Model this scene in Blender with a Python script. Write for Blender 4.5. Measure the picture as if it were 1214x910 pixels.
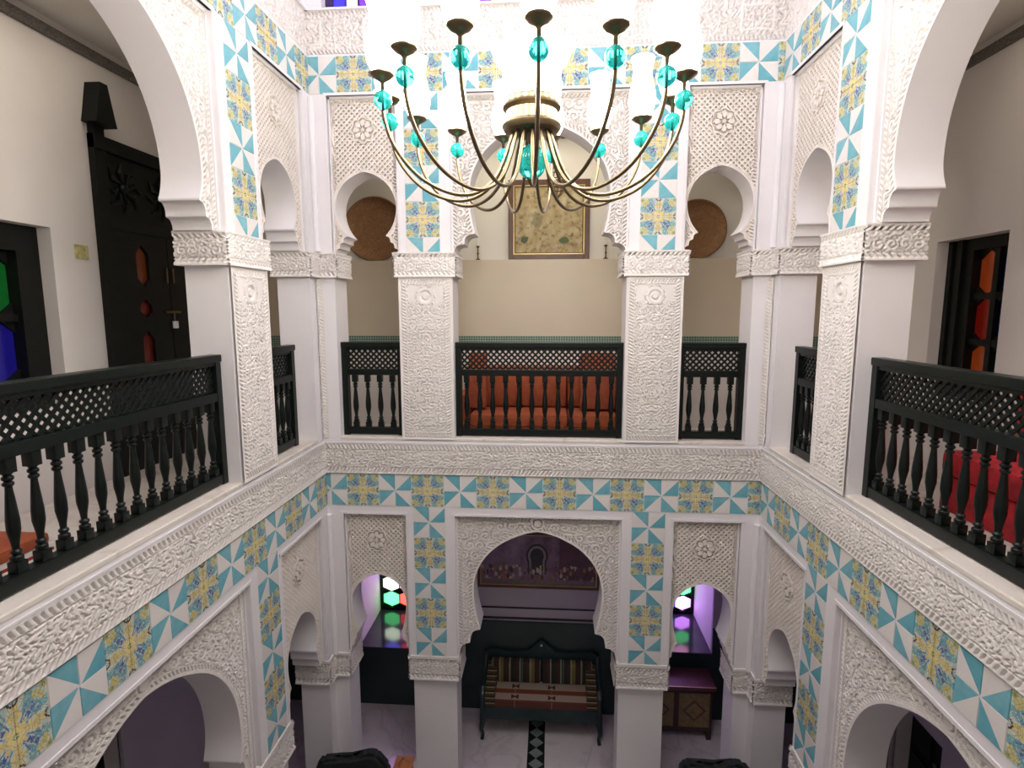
import bpy, bmesh, math, random
import numpy as np
from mathutils import Matrix, Vector
PI = math.pi
for o in list(bpy.data.objects): bpy.data.objects.remove(o)
S = bpy.context.scene; COL = S.collection
random.seed(7); RNG = np.random.default_rng(5)

# ------------------------------------------------------------------ camera, world, light, exposure
cam_d = bpy.data.cameras.new('camera'); cam = bpy.data.objects.new('camera', cam_d); COL.objects.link(cam)
YAW, PIT, ROL, FPX = 0.0693, 0.1305, -0.0014, 664.0
cy, sy, cp, sp, cr, sr = math.cos(YAW), math.sin(YAW), math.cos(PIT), math.sin(PIT), math.cos(ROL), math.sin(ROL)
r0 = Vector((cy, sy, 0)); fw = Vector((-sy*cp, cy*cp, -sp)); u0 = r0.cross(fw)
rt = cr*r0 + sr*u0; up = -sr*r0 + cr*u0
M = Matrix((rt, up, -fw)).transposed().to_4x4(); M.translation = Vector((0.11, -4.945, 1.655))
cam.matrix_world = M
cam_d.sensor_width = 36; cam_d.lens = 36*FPX/1214; cam_d.clip_start = 0.03
S.camera = cam
W = bpy.data.worlds.new('world'); S.world = W; W.use_nodes = True
W.node_tree.nodes['Background'].inputs[0].default_value = (0.75, 0.82, 1.0, 1)
W.node_tree.nodes['Background'].inputs[1].default_value = 0.3
S.view_settings.view_transform = 'Standard'; S.view_settings.look = 'None'
S.view_settings.gamma = 1; S.view_settings.use_curve_mapping = False
S.view_settings.exposure = 0.10
def area(name, loc, rot, sx, sy_, power, color):
    l = bpy.data.lights.new(name, 'AREA'); l.shape = 'RECTANGLE'; l.size = sx; l.size_y = sy_; l.energy = power; l.color = color
    o = bpy.data.objects.new(name, l); COL.objects.link(o); o.location = loc; o.rotation_euler = rot; return o
SHADE_E = 31.0           # chandelier glass
area('skylight_lamp', (0, -2.3, 5.45), (0, 0, 0), 2.6, 3.2, 90, (0.87, 0.83, 1.0))      # daylight through the roof light
area('gallery_fill', (0, 0.85, 3.58), (0, 0, 0), 2.4, 0.3, 13, (1.0, 0.88, 0.68))        # added fill lights that brighten all the galleries, not actual ceiling lamps
area('gallery_fill', (-2.8, -2.0, 3.58), (0, 0, 0), 0.3, 2.4, 7, (1.0, 0.88, 0.72))
area('gallery_fill', (2.8, -2.0, 3.58), (0, 0, 0), 0.3, 2.4, 7, (1.0, 0.88, 0.72))
area('gallery_fill', (0, -5.6, 3.58), (0, 0, 0), 3.0, 0.3, 12, (1.0, 0.95, 0.9))

# ------------------------------------------------------------------ node helper: small expression language
class X:
    def __init__(s, t, k): s.t = t; s.k = k
    def _m(s, op, *a):
        n = s.t.nodes.new('ShaderNodeMath'); n.operation = op
        for i, v in enumerate((s,)+a):
            if isinstance(v, X): s.t.links.new(v.k, n.inputs[i])
            else: n.inputs[i].default_value = v
        return X(s.t, n.outputs[0])
    def __add__(s, o): return s._m('ADD', o)
    __radd__ = __add__
    def __sub__(s, o): return s._m('SUBTRACT', o)
    def __rsub__(s, o): return (s*-1)+o
    def __mul__(s, o): return s._m('MULTIPLY', o)
    __rmul__ = __mul__
    def __truediv__(s, o): return s._m('DIVIDE', o)
    def abs(s): return s._m('ABSOLUTE')
    def sqrt(s): return s._m('SQRT')
    def sin(s): return s._m('SINE')
    def frac(s): return s._m('FRACT')
    def floor(s): return s._m('FLOOR')
    def min(s, o): return s._m('MINIMUM', o)
    def max(s, o): return s._m('MAXIMUM', o)
    def lt(s, o): return s._m('LESS_THAN', o)
    def gt(s, o): return s._m('GREATER_THAN', o)
    def atan2(s, o): return s._m('ARCTAN2', o)
def mix(t, f, a, b):
    n = t.nodes.new('ShaderNodeMix'); n.data_type = 'RGBA'
    for k, v in ((0, f), (6, a), (7, b)):
        if isinstance(v, X): t.links.new(v.k, n.inputs[k])
        elif k == 0: n.inputs[0].default_value = v
        else: n.inputs[k].default_value = (*v, 1)
    return X(t, n.outputs[2])
def new_mat(name, rough=0.6, metal=0.0):
    m = bpy.data.materials.new(name); m.use_nodes = True; t = m.node_tree
    b = t.nodes['Principled BSDF']; b.inputs['Roughness'].default_value = rough; b.inputs['Metallic'].default_value = metal
    return m, t, b
def uvxy(t):
    n = t.nodes.new('ShaderNodeUVMap'); s = t.nodes.new('ShaderNodeSeparateXYZ'); t.links.new(n.outputs[0], s.inputs[0])
    return X(t, s.outputs[0]), X(t, s.outputs[1])
def objxyz(t):
    n = t.nodes.new('ShaderNodeTexCoord'); s = t.nodes.new('ShaderNodeSeparateXYZ'); t.links.new(n.outputs['Object'], s.inputs[0])
    return X(t, s.outputs[0]), X(t, s.outputs[1]), X(t, s.outputs[2])
def noise(t, scale, detail=3, coord='Object', dist=0.0):
    c = t.nodes.new('ShaderNodeTexCoord'); n = t.nodes.new('ShaderNodeTexNoise')
    n.inputs['Scale'].default_value = scale; n.inputs['Detail'].default_value = detail; n.inputs['Distortion'].default_value = dist
    t.links.new(c.outputs[coord], n.inputs['Vector']); return X(t, n.outputs['Fac'])
def setc(t, b, x): t.links.new(x.k, b.inputs['Base Color'])
def bump(t, b, h, strength=0.3, dist=0.01):
    n = t.nodes.new('ShaderNodeBump'); n.inputs['Strength'].default_value = strength; n.inputs['Distance'].default_value = dist
    t.links.new(h.k, n.inputs['Height']); t.links.new(n.outputs[0], b.inputs['Normal'])
def plain(name, c1, c2=None, rough=0.6, metal=0.0, scale=8, bmp=0.0, bscale=60, coat=0):
    m, t, b = new_mat(name, rough, metal)
    c2 = c2 or tuple(v*0.88 for v in c1)
    n = noise(t, scale, 4)
    setc(t, b, mix(t, (n-0.35)*2.5, c1, c2))
    if bmp: bump(t, b, noise(t, bscale, 3), bmp, 0.005)
    if coat: b.inputs['Coat Weight'].default_value = coat
    return m
MT = {}
MT['plaster'] = plain('white_plaster', (0.80, 0.775, 0.78), (0.76, 0.735, 0.75), 0.75, scale=3, bmp=0.1)
MT['carved'] = plain('carved_stucco', (0.81, 0.77, 0.735), (0.74, 0.70, 0.66), 0.8, scale=6, bmp=0.15, bscale=120)
MT['panelback'] = plain('stucco_lattice', (0.80, 0.74, 0.68), (0.74, 0.68, 0.61), 0.8, scale=6)
MT['room_upper'] = plain('gallery_paint', (0.74, 0.72, 0.66), (0.70, 0.67, 0.61), 0.7, scale=1.5)
MT['room_tan'] = plain('tan_tadelakt', (0.66, 0.575, 0.45), (0.60, 0.52, 0.40), 0.45, scale=1.2)
MT['room_side'] = plain('side_wall_paint', (0.78, 0.74, 0.71), (0.73, 0.69, 0.66), 0.7, scale=1.5)
MT['room_low'] = plain('lavender_paint', (0.50, 0.46, 0.50), (0.45, 0.41, 0.46), 0.7, scale=1.5)
MT['dado_green'] = plain('dark_green_tadelakt', (0.018, 0.040, 0.034), (0.010, 0.026, 0.022), 0.3, scale=3)
MT['wood'] = plain('black_green_lacquer', (0.0045, 0.0085, 0.007), (0.0025, 0.005, 0.004), 0.35, scale=20, bmp=0.05)
MT['wood'].node_tree.nodes['Principled BSDF'].inputs['Specular IOR Level'].default_value = 0.28
MT['wood_door'] = plain('dark_carved_wood', (0.007, 0.008, 0.007), (0.004, 0.005, 0.004), 0.5, scale=20, bmp=0.2)
MT['wood_door'].node_tree.nodes['Principled BSDF'].inputs['Specular IOR Level'].default_value = 0.25
MT['brown'] = plain('brown_wood', (0.11, 0.045, 0.022), (0.07, 0.028, 0.014), 0.4, scale=12)
MT['gold'] = plain('gilt', (0.55, 0.42, 0.20), (0.42, 0.31, 0.13), 0.4, 0.6)
MT['brass'] = plain('aged_brass', (0.21, 0.16, 0.095), (0.15, 0.11, 0.065), 0.28, 0.95, scale=15)
MT['iron'] = plain('rusty_iron', (0.16, 0.09, 0.05), (0.08, 0.045, 0.03), 0.6, 0.5)
MT['orange'] = plain('terracotta_fabric', (0.40, 0.095, 0.035), (0.29, 0.065, 0.022), 0.9, scale=14, bmp=0.4, bscale=90)
MT['red'] = plain('red_fabric', (0.55, 0.020, 0.030), (0.22, 0.008, 0.012), 0.85, scale=10, bmp=0.4, bscale=70)
MT['dark_cloth'] = plain('black_cloth', (0.005, 0.009, 0.008), (0.012, 0.018, 0.016), 0.8, scale=9, bmp=0.3)
MT['navy_wood'] = plain('blue_green_paint', (0.010, 0.030, 0.032), (0.006, 0.018, 0.02), 0.4, scale=10)
MT['white'] = plain('white_enamel', (0.85, 0.85, 0.83), None, 0.5)
MT['strip_dark'] = plain('inlaid_cornice', (0.20, 0.18, 0.16), (0.03, 0.03, 0.028), 0.6, scale=90)
MT['black_marble'] = plain('black_marble', (0.012, 0.014, 0.014), (0.02, 0.025, 0.024), 0.25)
MT['grey_marble'] = plain('grey_green_marble', (0.22, 0.27, 0.25), (0.16, 0.2, 0.19), 0.25)
MT['shade_floor'] = plain('pink_plaster', (0.66, 0.62, 0.62), None, 0.6)
# marble
def marble(name, c1, c2, rough):
    m, t, b = new_mat(name, rough); n = noise(t, 2.2, 6, dist=1.2); n2 = noise(t, 22, 3)
    v = ((n-0.5).abs()*14).min(1)
    setc(t, b, mix(t, (n2-0.4)*1.6, mix(t, v, c2, c1), tuple(0.93*q for q in c1))); return m
MT['marble'] = marble('cream_marble', (0.72, 0.67, 0.60), (0.60, 0.53, 0.46), 0.35)
MT['floor'] = marble('floor_marble', (0.62, 0.58, 0.58), (0.50, 0.46, 0.47), 0.16)
# mosaic strip of little green tiles
def mosaic():
    m, t, b = new_mat('green_mosaic', 0.25); x, y, z = objxyz(t)
    fx = ((x+y)/0.028).frac(); fz = (z/0.028).frac()
    g = (fx.lt(0.14)).max(fz.lt(0.14)); n = noise(t, 30, 1)
    setc(t, b, mix(t, g, mix(t, n, (0.05, 0.13, 0.10), (0.13, 0.24, 0.18)), (0.5, 0.55, 0.48))); return m
MT['mosaic'] = mosaic()
def teal_tile():
    m, t, b = new_mat('pinwheel_tile_glaze', 0.22); x, y = uvxy(t)
    oi = t.nodes.new('ShaderNodeObjectInfo'); rnd = X(t, oi.outputs['Random'])
    n = noise(t, 14, 3)
    teal = mix(t, (n-0.3)*1.6, mix(t, rnd, (0.15, 0.43, 0.50), (0.23, 0.50, 0.56)), (0.10, 0.34, 0.43))
    wht = mix(t, n, (0.80, 0.77, 0.74), (0.72, 0.68, 0.65))
    setc(t, b, mix(t, (y-x).gt(0.0)*(((y-x)-0.04).gt(0)), wht, teal)); return m
MT['pin'] = teal_tile()
def flower_tile():
    m, t, b = new_mat('flower_tile_glaze', 0.22); x, y = uvxy(t)   # 0..1 from the flower's middle
    n = noise(t, 60, 2); n2 = noise(t, 110, 1)
    def d(a, c): return ((x-a)*(x-a)+(y-c)*(y-c)).sqrt()
    mx = x.max(y); mn = x.min(y); r = d(0, 0)
    def dm(a, c): return ((mx-a)*(mx-a)+(mn-c)*(mn-c)).sqrt()
    c = mix(t, n.gt(0.52), (0.62, 0.66, 0.56), (0.42, 0.58, 0.55))
    wob = (n-0.5)*0.22
    c = mix(t, (dm(0.62, 0.42)+wob).lt(0.20), c, (0.16, 0.36, 0.42))
    c = mix(t, (dm(0.90, 0.42)+wob).lt(0.13), c, (0.20, 0.42, 0.45))
    c = mix(t, (dm(0.78, 0.66)+wob).lt(0.12), c, (0.62, 0.52, 0.16))
    c = mix(t, ((mx-mn).lt(0.10))*(r.gt(0.30))*(r.lt(0.82)), c, (0.06, 0.12, 0.36))
    c = mix(t, ((mx-mn*1.9).abs().lt(0.05))*(r.gt(0.32))*(r.lt(0.78)), c, (0.10, 0.20, 0.42))
    c = mix(t, (dm(0.88, 0.88)+wob*0.5).lt(0.12), c, (0.58, 0.50, 0.15))
    c = mix(t, (dm(0.88, 0.88)).lt(0.05), c, (0.15, 0.35, 0.15))
    c = mix(t, ((mn+wob*0.8).lt(0.15+(mx*13).sin()*0.05))*(mx.lt(0.86)), c, (0.68, 0.56, 0.22))
    c = mix(t, ((mx-mn+wob).abs().lt(0.09))*(r.lt(0.42)), c, (0.66, 0.55, 0.22))
    c = mix(t, (((mx-0.52)*9).sin().abs().lt(0.25))*(mn.lt(0.10))*(mx.lt(0.86))*0.7, c, (0.42, 0.34, 0.12))
    c = mix(t, (r+wob*0.3).lt(0.24), c, (0.72, 0.60, 0.24))
    c = mix(t, r.lt(0.09), c, (0.24, 0.32, 0.12))
    e = dm(1.0, 0.0)
    c = mix(t, (e.lt(0.17))*(e.gt(0.11)), c, (0.10, 0.035, 0.02))
    c = mix(t, (n2.gt(0.60))*0.7, c, (0.68, 0.66, 0.52))
    v = t.nodes.new('ShaderNodeTexVoronoi'); v.feature = 'DISTANCE_TO_EDGE'; v.inputs['Scale'].default_value = 7
    cb = t.nodes.new('ShaderNodeCombineXYZ'); t.links.new(mx.k, cb.inputs[0]); t.links.new(mn.k, cb.inputs[1]); t.links.new(cb.outputs[0], v.inputs['Vector'])
    c = mix(t, (X(t, v.outputs['Distance']).lt(0.035))*(r.gt(0.2))*0.75, c, (0.16, 0.20, 0.20))
    setc(t, b, c); return m
MT['flower'] = flower_tile()
def glow(name, col, strength, base=(0.9, 0.9, 0.9)):
    m, t, b = new_mat(name, 0.2); b.inputs['Base Color'].default_value = (*base, 1)
    b.inputs['Emission Color'].default_value = (*col, 1); b.inputs['Emission Strength'].default_value = strength; return m
MT['shade'] = glow('opal_glass_lit', (1.0, 0.93, 0.83), SHADE_E)
MT['bowl'] = glow('opal_bowl_lit', (1.0, 0.93, 0.83), SHADE_E)
def glass(name, col, rough=0.05, trans=0.75):
    m, t, b = new_mat(name, rough); b.inputs['Base Color'].default_value = (*col, 1)
    b.inputs['Transmission Weight'].default_value = trans; b.inputs['IOR'].default_value = 1.3; return m
MT['teal_glass'] = glass('teal_glass', (0.03, 0.60, 0.55), 0.04, 0.7)
PANE = {}
for nm, c, e in (('green', (0.015, 0.32, 0.05), 0.22), ('blue', (0.03, 0.02, 0.55), 0.25), ('red', (0.55, 0.02, 0.01), 0.2), ('orange', (0.75, 0.12, 0.02), 0.28), ('dim_red', (0.30, 0.02, 0.01), 0.12), ('dim_orange', (0.35, 0.08, 0.02), 0.16), ('dim_green', (0.01, 0.14, 0.05), 0.1), ('dim_blue', (0.02, 0.02, 0.25), 0.12)):
    PANE[nm] = glow('pane_'+nm, c, e*0.45, tuple(0.3*v for v in c)); t_ = PANE[nm].node_tree; b_ = t_.nodes['Principled BSDF']
    t_.links.new(mix(t_, (noise(t_, 14, 3)-0.3)*2, c, tuple(0.45*v for v in c)).k, b_.inputs['Emission Color'])
for nm, c, e in (('day_green', (0.10, 1.0, 0.25), 3.0), ('day_white', (0.85, 1.0, 0.75), 4.5), ('day_pink', (1.0, 0.45, 0.75), 3.5), ('day_red', (1.0, 0.08, 0.06), 3.0), ('day_blue', (0.10, 0.10, 1.0), 4.0), ('day_violet', (0.65, 0.25, 1.0), 9.0), ('day_amber', (1.0, 0.75, 0.2), 3.0), ('up_violet', (0.22, 0.05, 0.60), 1.0), ('up_blue', (0.05, 0.04, 0.7), 1.2), ('up_pale', (0.6, 0.6, 1.0), 2.0), ('up_amber', (1.0, 0.6, 0.25), 1.2)):
    PANE[nm] = glow('pane_'+nm, c, e, tuple(0.4*v for v in c))

# ------------------------------------------------------------------ object helpers
def empty(name, loc=(0, 0, 0), rz=0, parent=None):
    o = bpy.data.objects.new(name, None); COL.objects.link(o); o.location = loc; o.rotation_euler = (0, 0, rz); o.empty_display_size = 0.1
    if parent: o.parent = parent
    return o
def tag(o, label=None, cat=None, group=None, kind=None):
    for k, v in (('label', label), ('category', cat), ('group', group), ('kind', kind)):
        if v: o[k] = v
    return o
def link(name, me, parent=None, mat=None, smooth=False):
    if mat: me.materials.append(mat)
    if smooth: me.polygons.foreach_set('use_smooth', [True]*len(me.polygons))
    o = bpy.data.objects.new(name, me); COL.objects.link(o)
    if parent: o.parent = parent
    return o
def np_mesh(name, V, Q, UV=None):
    V = np.asarray(V, np.float32).reshape(-1, 3); Q = np.asarray(Q, np.int32).reshape(-1, 4)
    me = bpy.data.meshes.new(name); me.vertices.add(len(V)); me.vertices.foreach_set('co', V.ravel())
    me.loops.add(Q.size); me.loops.foreach_set('vertex_index', Q.ravel())
    me.polygons.add(len(Q)); me.polygons.foreach_set('loop_start', np.arange(0, Q.size, 4, dtype=np.int32))
    me.update(calc_edges=True); me.validate(); return me
class MB:
    """collects simple solids"""
    def __init__(s): s.bm = bmesh.new()
    def box(s, x0, x1, y0, y1, z0, z1, bev=0):
        vs = [s.bm.verts.new((x, y, z)) for z in (z0, z1) for y in (y0, y1) for x in (x0, x1)]
        fs = []
        for f in ((0, 2, 3, 1), (4, 5, 7, 6), (0, 1, 5, 4), (2, 6, 7, 3), (0, 4, 6, 2), (1, 3, 7, 5)): fs.append(s.bm.faces.new([vs[i] for i in f]))
        if bev:
            es = list({e for f in fs for e in f.edges})
            bmesh.ops.bevel(s.bm, geom=es, offset=bev, segments=2, affect='EDGES', profile=0.6)
        return s
    def lathe(s, c, prof, n=16, sx=1, sy=1):
        rings = []
        for r, z in prof: rings.append([s.bm.verts.new((c[0]+sx*r*math.cos(2*PI*i/n), c[1]+sy*r*math.sin(2*PI*i/n), c[2]+z)) for i in range(n)])
        for a, b in zip(rings, rings[1:]):
            for i in range(n): s.bm.faces.new((a[i], a[(i+1) % n], b[(i+1) % n], b[i]))
        for rg, fl in ((rings[0], True), (rings[-1], False)):
            s.bm.faces.new(list(reversed(rg)) if fl else rg)
        return s
    def tube(s, pts, r, n=8, closed=False):
        pts = [Vector(p) for p in pts]; rings = []; prev = None
        for i, p in enumerate(pts):
            d = (pts[min(i+1, len(pts)-1)]-pts[max(i-1, 0)]).normalized()
            ref = prev if prev else (Vector((0, 0, 1)) if abs(d.z) < 0.9 else Vector((1, 0, 0)))
            a = (ref-d*ref.dot(d)).normalized(); b = d.cross(a); prev = a
            rr = r[i] if isinstance(r, (list, tuple)) else r
            rings.append([s.bm.verts.new(p+rr*(math.cos(2*PI*k/n)*a+math.sin(2*PI*k/n)*b)) for k in range(n)])
        for a, b in zip(rings, rings[1:]):
            for i in range(n): s.bm.faces.new((a[i], a[(i+1) % n], b[(i+1) % n], b[i]))
        s.bm.faces.new(list(reversed(rings[0]))); s.bm.faces.new(rings[-1]); return s
    def prism(s, poly, axis, a0, a1):
        """poly of 2D points; axis 'y': points are (x,z); 'x': (y,z); 'z': (x,y)"""
        def P(p, a): return {'y': (p[0], a, p[1]), 'x': (a, p[0], p[1]), 'z': (p[0], p[1], a)}[axis]
        A = [s.bm.verts.new(P(p, a0)) for p in poly]; B = [s.bm.verts.new(P(p, a1)) for p in poly]
        s.bm.faces.new(A); s.bm.faces.new(list(reversed(B))); n = len(poly)
        for i in range(n): s.bm.faces.new((A[i], B[i], B[(i+1) % n], A[(i+1) % n]))
        return s
    def ball(s, c, r, sx=1, sy=1, sz=1, n=16):
        prof = [(max(r*math.sin(PI*k/18), 0.0008), -r*sz*math.cos(PI*k/18)) for k in range(19)]
        return s.lathe(c, prof, n, sx, sy)
    def mesh(s, name):
        bmesh.ops.recalc_face_normals(s.bm, faces=s.bm.faces)
        me = bpy.data.meshes.new(name); s.bm.to_mesh(me); s.bm.free(); return me
    def build(s, name, mat, parent=None, smooth=False):
        return link(name, s.mesh(name), parent, mat, smooth)
def autosmooth(o, ang=0.6):
    me = o.data
    for p in me.polygons: p.use_smooth = True
    me.set_sharp_from_angle(angle=ang); return o
def dup(o, parent=None):
    c = o.copy(); COL.objects.link(c)
    if parent is not None: c.parent = parent
    for ch in list(o.children): dup(ch, c)
    return c

# ------------------------------------------------------------------ carved relief height functions (0..1), u,z in metres
def sstep(a, b, x): t = np.clip((x-a)/(b-a), 0, 1); return t*t*(3-2*t)
def rope(s, t, pitch=0.034):       # s along, t 0..1 across the border
    h = (s/pitch+0.75*t) % 1.0; return np.where((t > 0.10) & (t < 0.90) & (h < 0.36), 0.0, 1.0)
def scroll(u, z, c=0.10):
    """vine scrolls: deep spiral cuts in a staggered grid with leaf cuts between"""
    row = np.floor(z/c); uu = u+0.5*c*(row % 2); cu = np.floor(uu/c)
    x = (uu/c-cu)-0.5; y = (z/c-row)-0.5
    r = np.hypot(x, y); th = np.arctan2(y, x); sgn = np.where((cu+row) % 2 < 1, 1.0, -1.0)
    sp_ = 0.5+0.5*np.cos(sgn*th+2*PI*r*3.0+1.3*cu+0.35*np.sin(5*th))
    h1 = sstep(0.12, 0.28, sp_)
    lf = np.abs(np.sin(2*PI*(x+y)*1.5))*np.abs(np.sin(2*PI*(x-y)*1.5))
    h2 = sstep(0.10, 0.30, lf)
    cut = np.where(r < 0.47, h1, h2)
    return np.where((r > 0.455) & (r < 0.50), 0.85, cut)
def filigree(u, z, c=0.05):
    """flat field scored by thin curling cuts along the level lines of a warped wave field"""
    k = c*1.05
    F = np.sin(2*PI*(u/k+0.55*np.sin(2*PI*z/(k*1.9))))*np.sin(2*PI*(z/k+0.55*np.sin(2*PI*u/(k*1.6))))+0.35*np.sin(2*PI*(u-z)/(k*0.9))
    G = np.sin(2*PI*(u*0.8+z)/(k*0.62)+2*np.sin(2*PI*(u-z)/(k*1.3)))
    return np.where((G > -0.6), sstep(0.14, 0.32, np.abs(F)), 1.0)
def grid_mesh(name, O, UA, VA, NA, w, h, res, fn, depth, parent, mat):
    """rectangular carved face: origin O, unit axes UA (along), VA (up), NA (out)"""
    nu = max(2, int(round(w/res))); nv = max(2, int(round(h/res)))
    u = np.linspace(0, w, nu+1); v = np.linspace(0, h, nv+1); U_, V_ = np.meshgrid(u, v)
    H = fn(U_, V_)*depth
    P = np.array(O)[None, None]+U_[..., None]*np.array(UA)+V_[..., None]*np.array(VA)+H[..., None]*np.array(NA)
    i = np.arange(nu*nv); a = (i//nu)*(nu+1)+i % nu
    Q = np.stack([a, a+1, a+nu+2, a+nu+1], 1)
    if np.dot(np.cross(UA, VA), NA) < 0: Q = Q[:, ::-1]
    me = np_mesh(name, P.reshape(-1, 3), Q); return link(name, me, parent, mat, True)

# ------------------------------------------------------------------ arch profile and spandrel
def arch_half(w, zw, top, neck, zn, wb, zb, steps):
    """right half outline from the crown down to the impost: list of (x,z)"""
    pts = []
    h = top-zw
    for k in range(61):
        a = PI/2*k/60; x = w*math.sin(a); z = zw+h*(0.955*math.cos(a)+0.045*(1-min(1, x/(0.45*w)))) if True else 0
        pts.append((x, z))
    ae = math.acos(neck/w); kz = (zw-zn)/math.sin(ae)
    for k in range(1, 25):
        a = ae*k/24; pts.append((w*math.cos(a), zw-kz*math.sin(a)))
    dx = (wb-neck)/steps; dz = (zn-zb)/steps
    x, z = neck, zn
    for i in range(steps):
        pts.append((x+0.0005, z-dz*0.16)); pts.append((x+dx*0.22, z-dz*0.20))
        for k in range(1, 9):
            a = PI/2*k/8; pts.append((x+dx*0.22+dx*0.78*math.sin(a), z-dz*0.20-dz*0.72*(1-math.cos(a))))
        x += dx; z -= dz; pts.append((x, z))
    return pts
def spandrel(name, uc, prof, H, ztop, zb, v0, v1, parent, kind, res):
    """carved wall over an arch. uc bay centre, H half width of the panel, v0 face depth, v1 back of wall"""
    zw = prof[60][1]
    half = [(x, z) for x, z in prof]
    ca = math.atan2(ztop-zw, H)
    full = [(-x, z) for x, z in reversed(half)]+half[1:]
    # resample densely
    P = np.array(full); seg = np.hypot(*np.diff(P, axis=0).T); s = np.r_[0, np.cumsum(seg)]
    keep = np.r_[True, seg > 1e-6]; P = P[keep]; s = s[keep]
    n = int(s[-1]/res); ss = np.linspace(0, s[-1], n+1); ix = np.interp(ss, s, P[:, 0]); iz = np.interp(ss, s, P[:, 1])
    # outer boundary
    th = np.arctan2(iz-zw, ix)
    kx = H/np.maximum(np.abs(np.cos(th)), 1e-6); kz = (ztop-zw)/np.maximum(np.sin(th), 1e-6)
    k = np.where(iz > zw, np.minimum(kx, kz), 1)
    ox = np.where(iz > zw, np.cos(th)*k, np.sign(ix)*H); oz = np.where(iz > zw, zw+np.sin(th)*k, iz)
    # snap the two samples nearest to the corners
    for sg in (-1, 1):
        j = np.argmin(np.hypot(ox-sg*H, oz-ztop)); ox[j] = sg*H; oz[j] = ztop
    L = np.hypot(ox-ix, oz-iz).max(); m = max(3, int(L/res)); T = np.linspace(0, 1, m+1)
    U_ = ix[:, None]*(1-T)+ox[:, None]*T; Z_ = iz[:, None]*(1-T)+oz[:, None]*T
    din = np.hypot(U_-ix[:, None], Z_-iz[:, None]); dout = np.minimum(H-np.abs(U_), ztop-Z_); dall = dout
    S_ = np.broadcast_to(ss[:, None], U_.shape)
    if kind == 'wide':
        h = scroll(U_+5, Z_+10, 0.098)
        h = np.maximum(h*0.95, 0); h = np.where(din < 0.056, 0.55, h)
        h = np.where(din < 0.050, rope(S_, (din-0.016)/0.034), h); h = np.where(din < 0.016, 1.0, h)
        dd = np.where(ztop-Z_ < H-np.abs(U_), U_, Z_)
        h = np.where(dall < 0.058, 0.35, h); h = np.where(dall < 0.050, rope(dd, (dall-0.016)/0.034), h); h = np.where(dall < 0.016, 1.0, h)
        h = np.where(din < 0.012, 1.0, h)
        cz = (ztop+max(z for _, z in prof))/2+0.005; rr = np.hypot(U_, Z_-cz)
        h = np.where(rr < 0.062, np.where(rr < 0.035, 1.2, np.where(rr < 0.045, 0.2, 1.1)), h)
        depth = 0.022
    else:
        h = np.zeros_like(U_)
        h = np.where(dall < 0.052, 0.25, h); h = np.where(dall < 0.046, rope(Z_+U_, (dall-0.014)/0.032, 0.028), h); h = np.where(dall < 0.014, 1.0, h)
        h = np.where(din < 0.030, 0.9, h); h = np.where(din < 0.014, 1.15, h)
        depth = 0.020
    V_ = v0-h*depth
    ni, nj = U_.shape
    front = np.stack([uc+U_, V_, Z_], -1).reshape(-1, 3)
    def gridq(ni, nj, off, flip):
        i = np.arange((ni-1)*(nj-1)); a = off+(i//(nj-1))*nj+i % (nj-1); q = np.stack([a, a+1, a+nj+1, a+nj], 1)
        return q[:, ::-1] if flip else q
    Vs = [front]; Qs = [gridq(ni, nj, 0, True)]; off = ni*nj
    # intrados
    A = np.stack([uc+ix, V_[:, 0], iz], -1); B = np.stack([uc+ix, np.full(ni, v1), iz], -1)
    O_ = np.stack([uc+ox, np.full(ni, v1), oz], -1)
    Vs.append(np.stack([A, B, O_], 1).reshape(-1, 3)); Qs.append(gridq(ni, 3, off, False))
    me = np_mesh(name, np.concatenate(Vs), np.concatenate(Qs))
    o = link(name, me, parent, MT['carved'] if kind == 'wide' else MT['panelback'])
    me.materials.append(MT['plaster'])
    mi = np.zeros(len(me.polygons), np.int32); mi[len(Qs[0]):] = 1; me.polygons.foreach_set('material_index', mi)
    me.polygons.foreach_set('use_smooth', [True]*len(me.polygons)); me.set_sharp_from_angle(angle=0.9)
    if kind == 'narrow': sebka(o, uc, prof, H, ztop, zb, v0)
    return o
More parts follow.
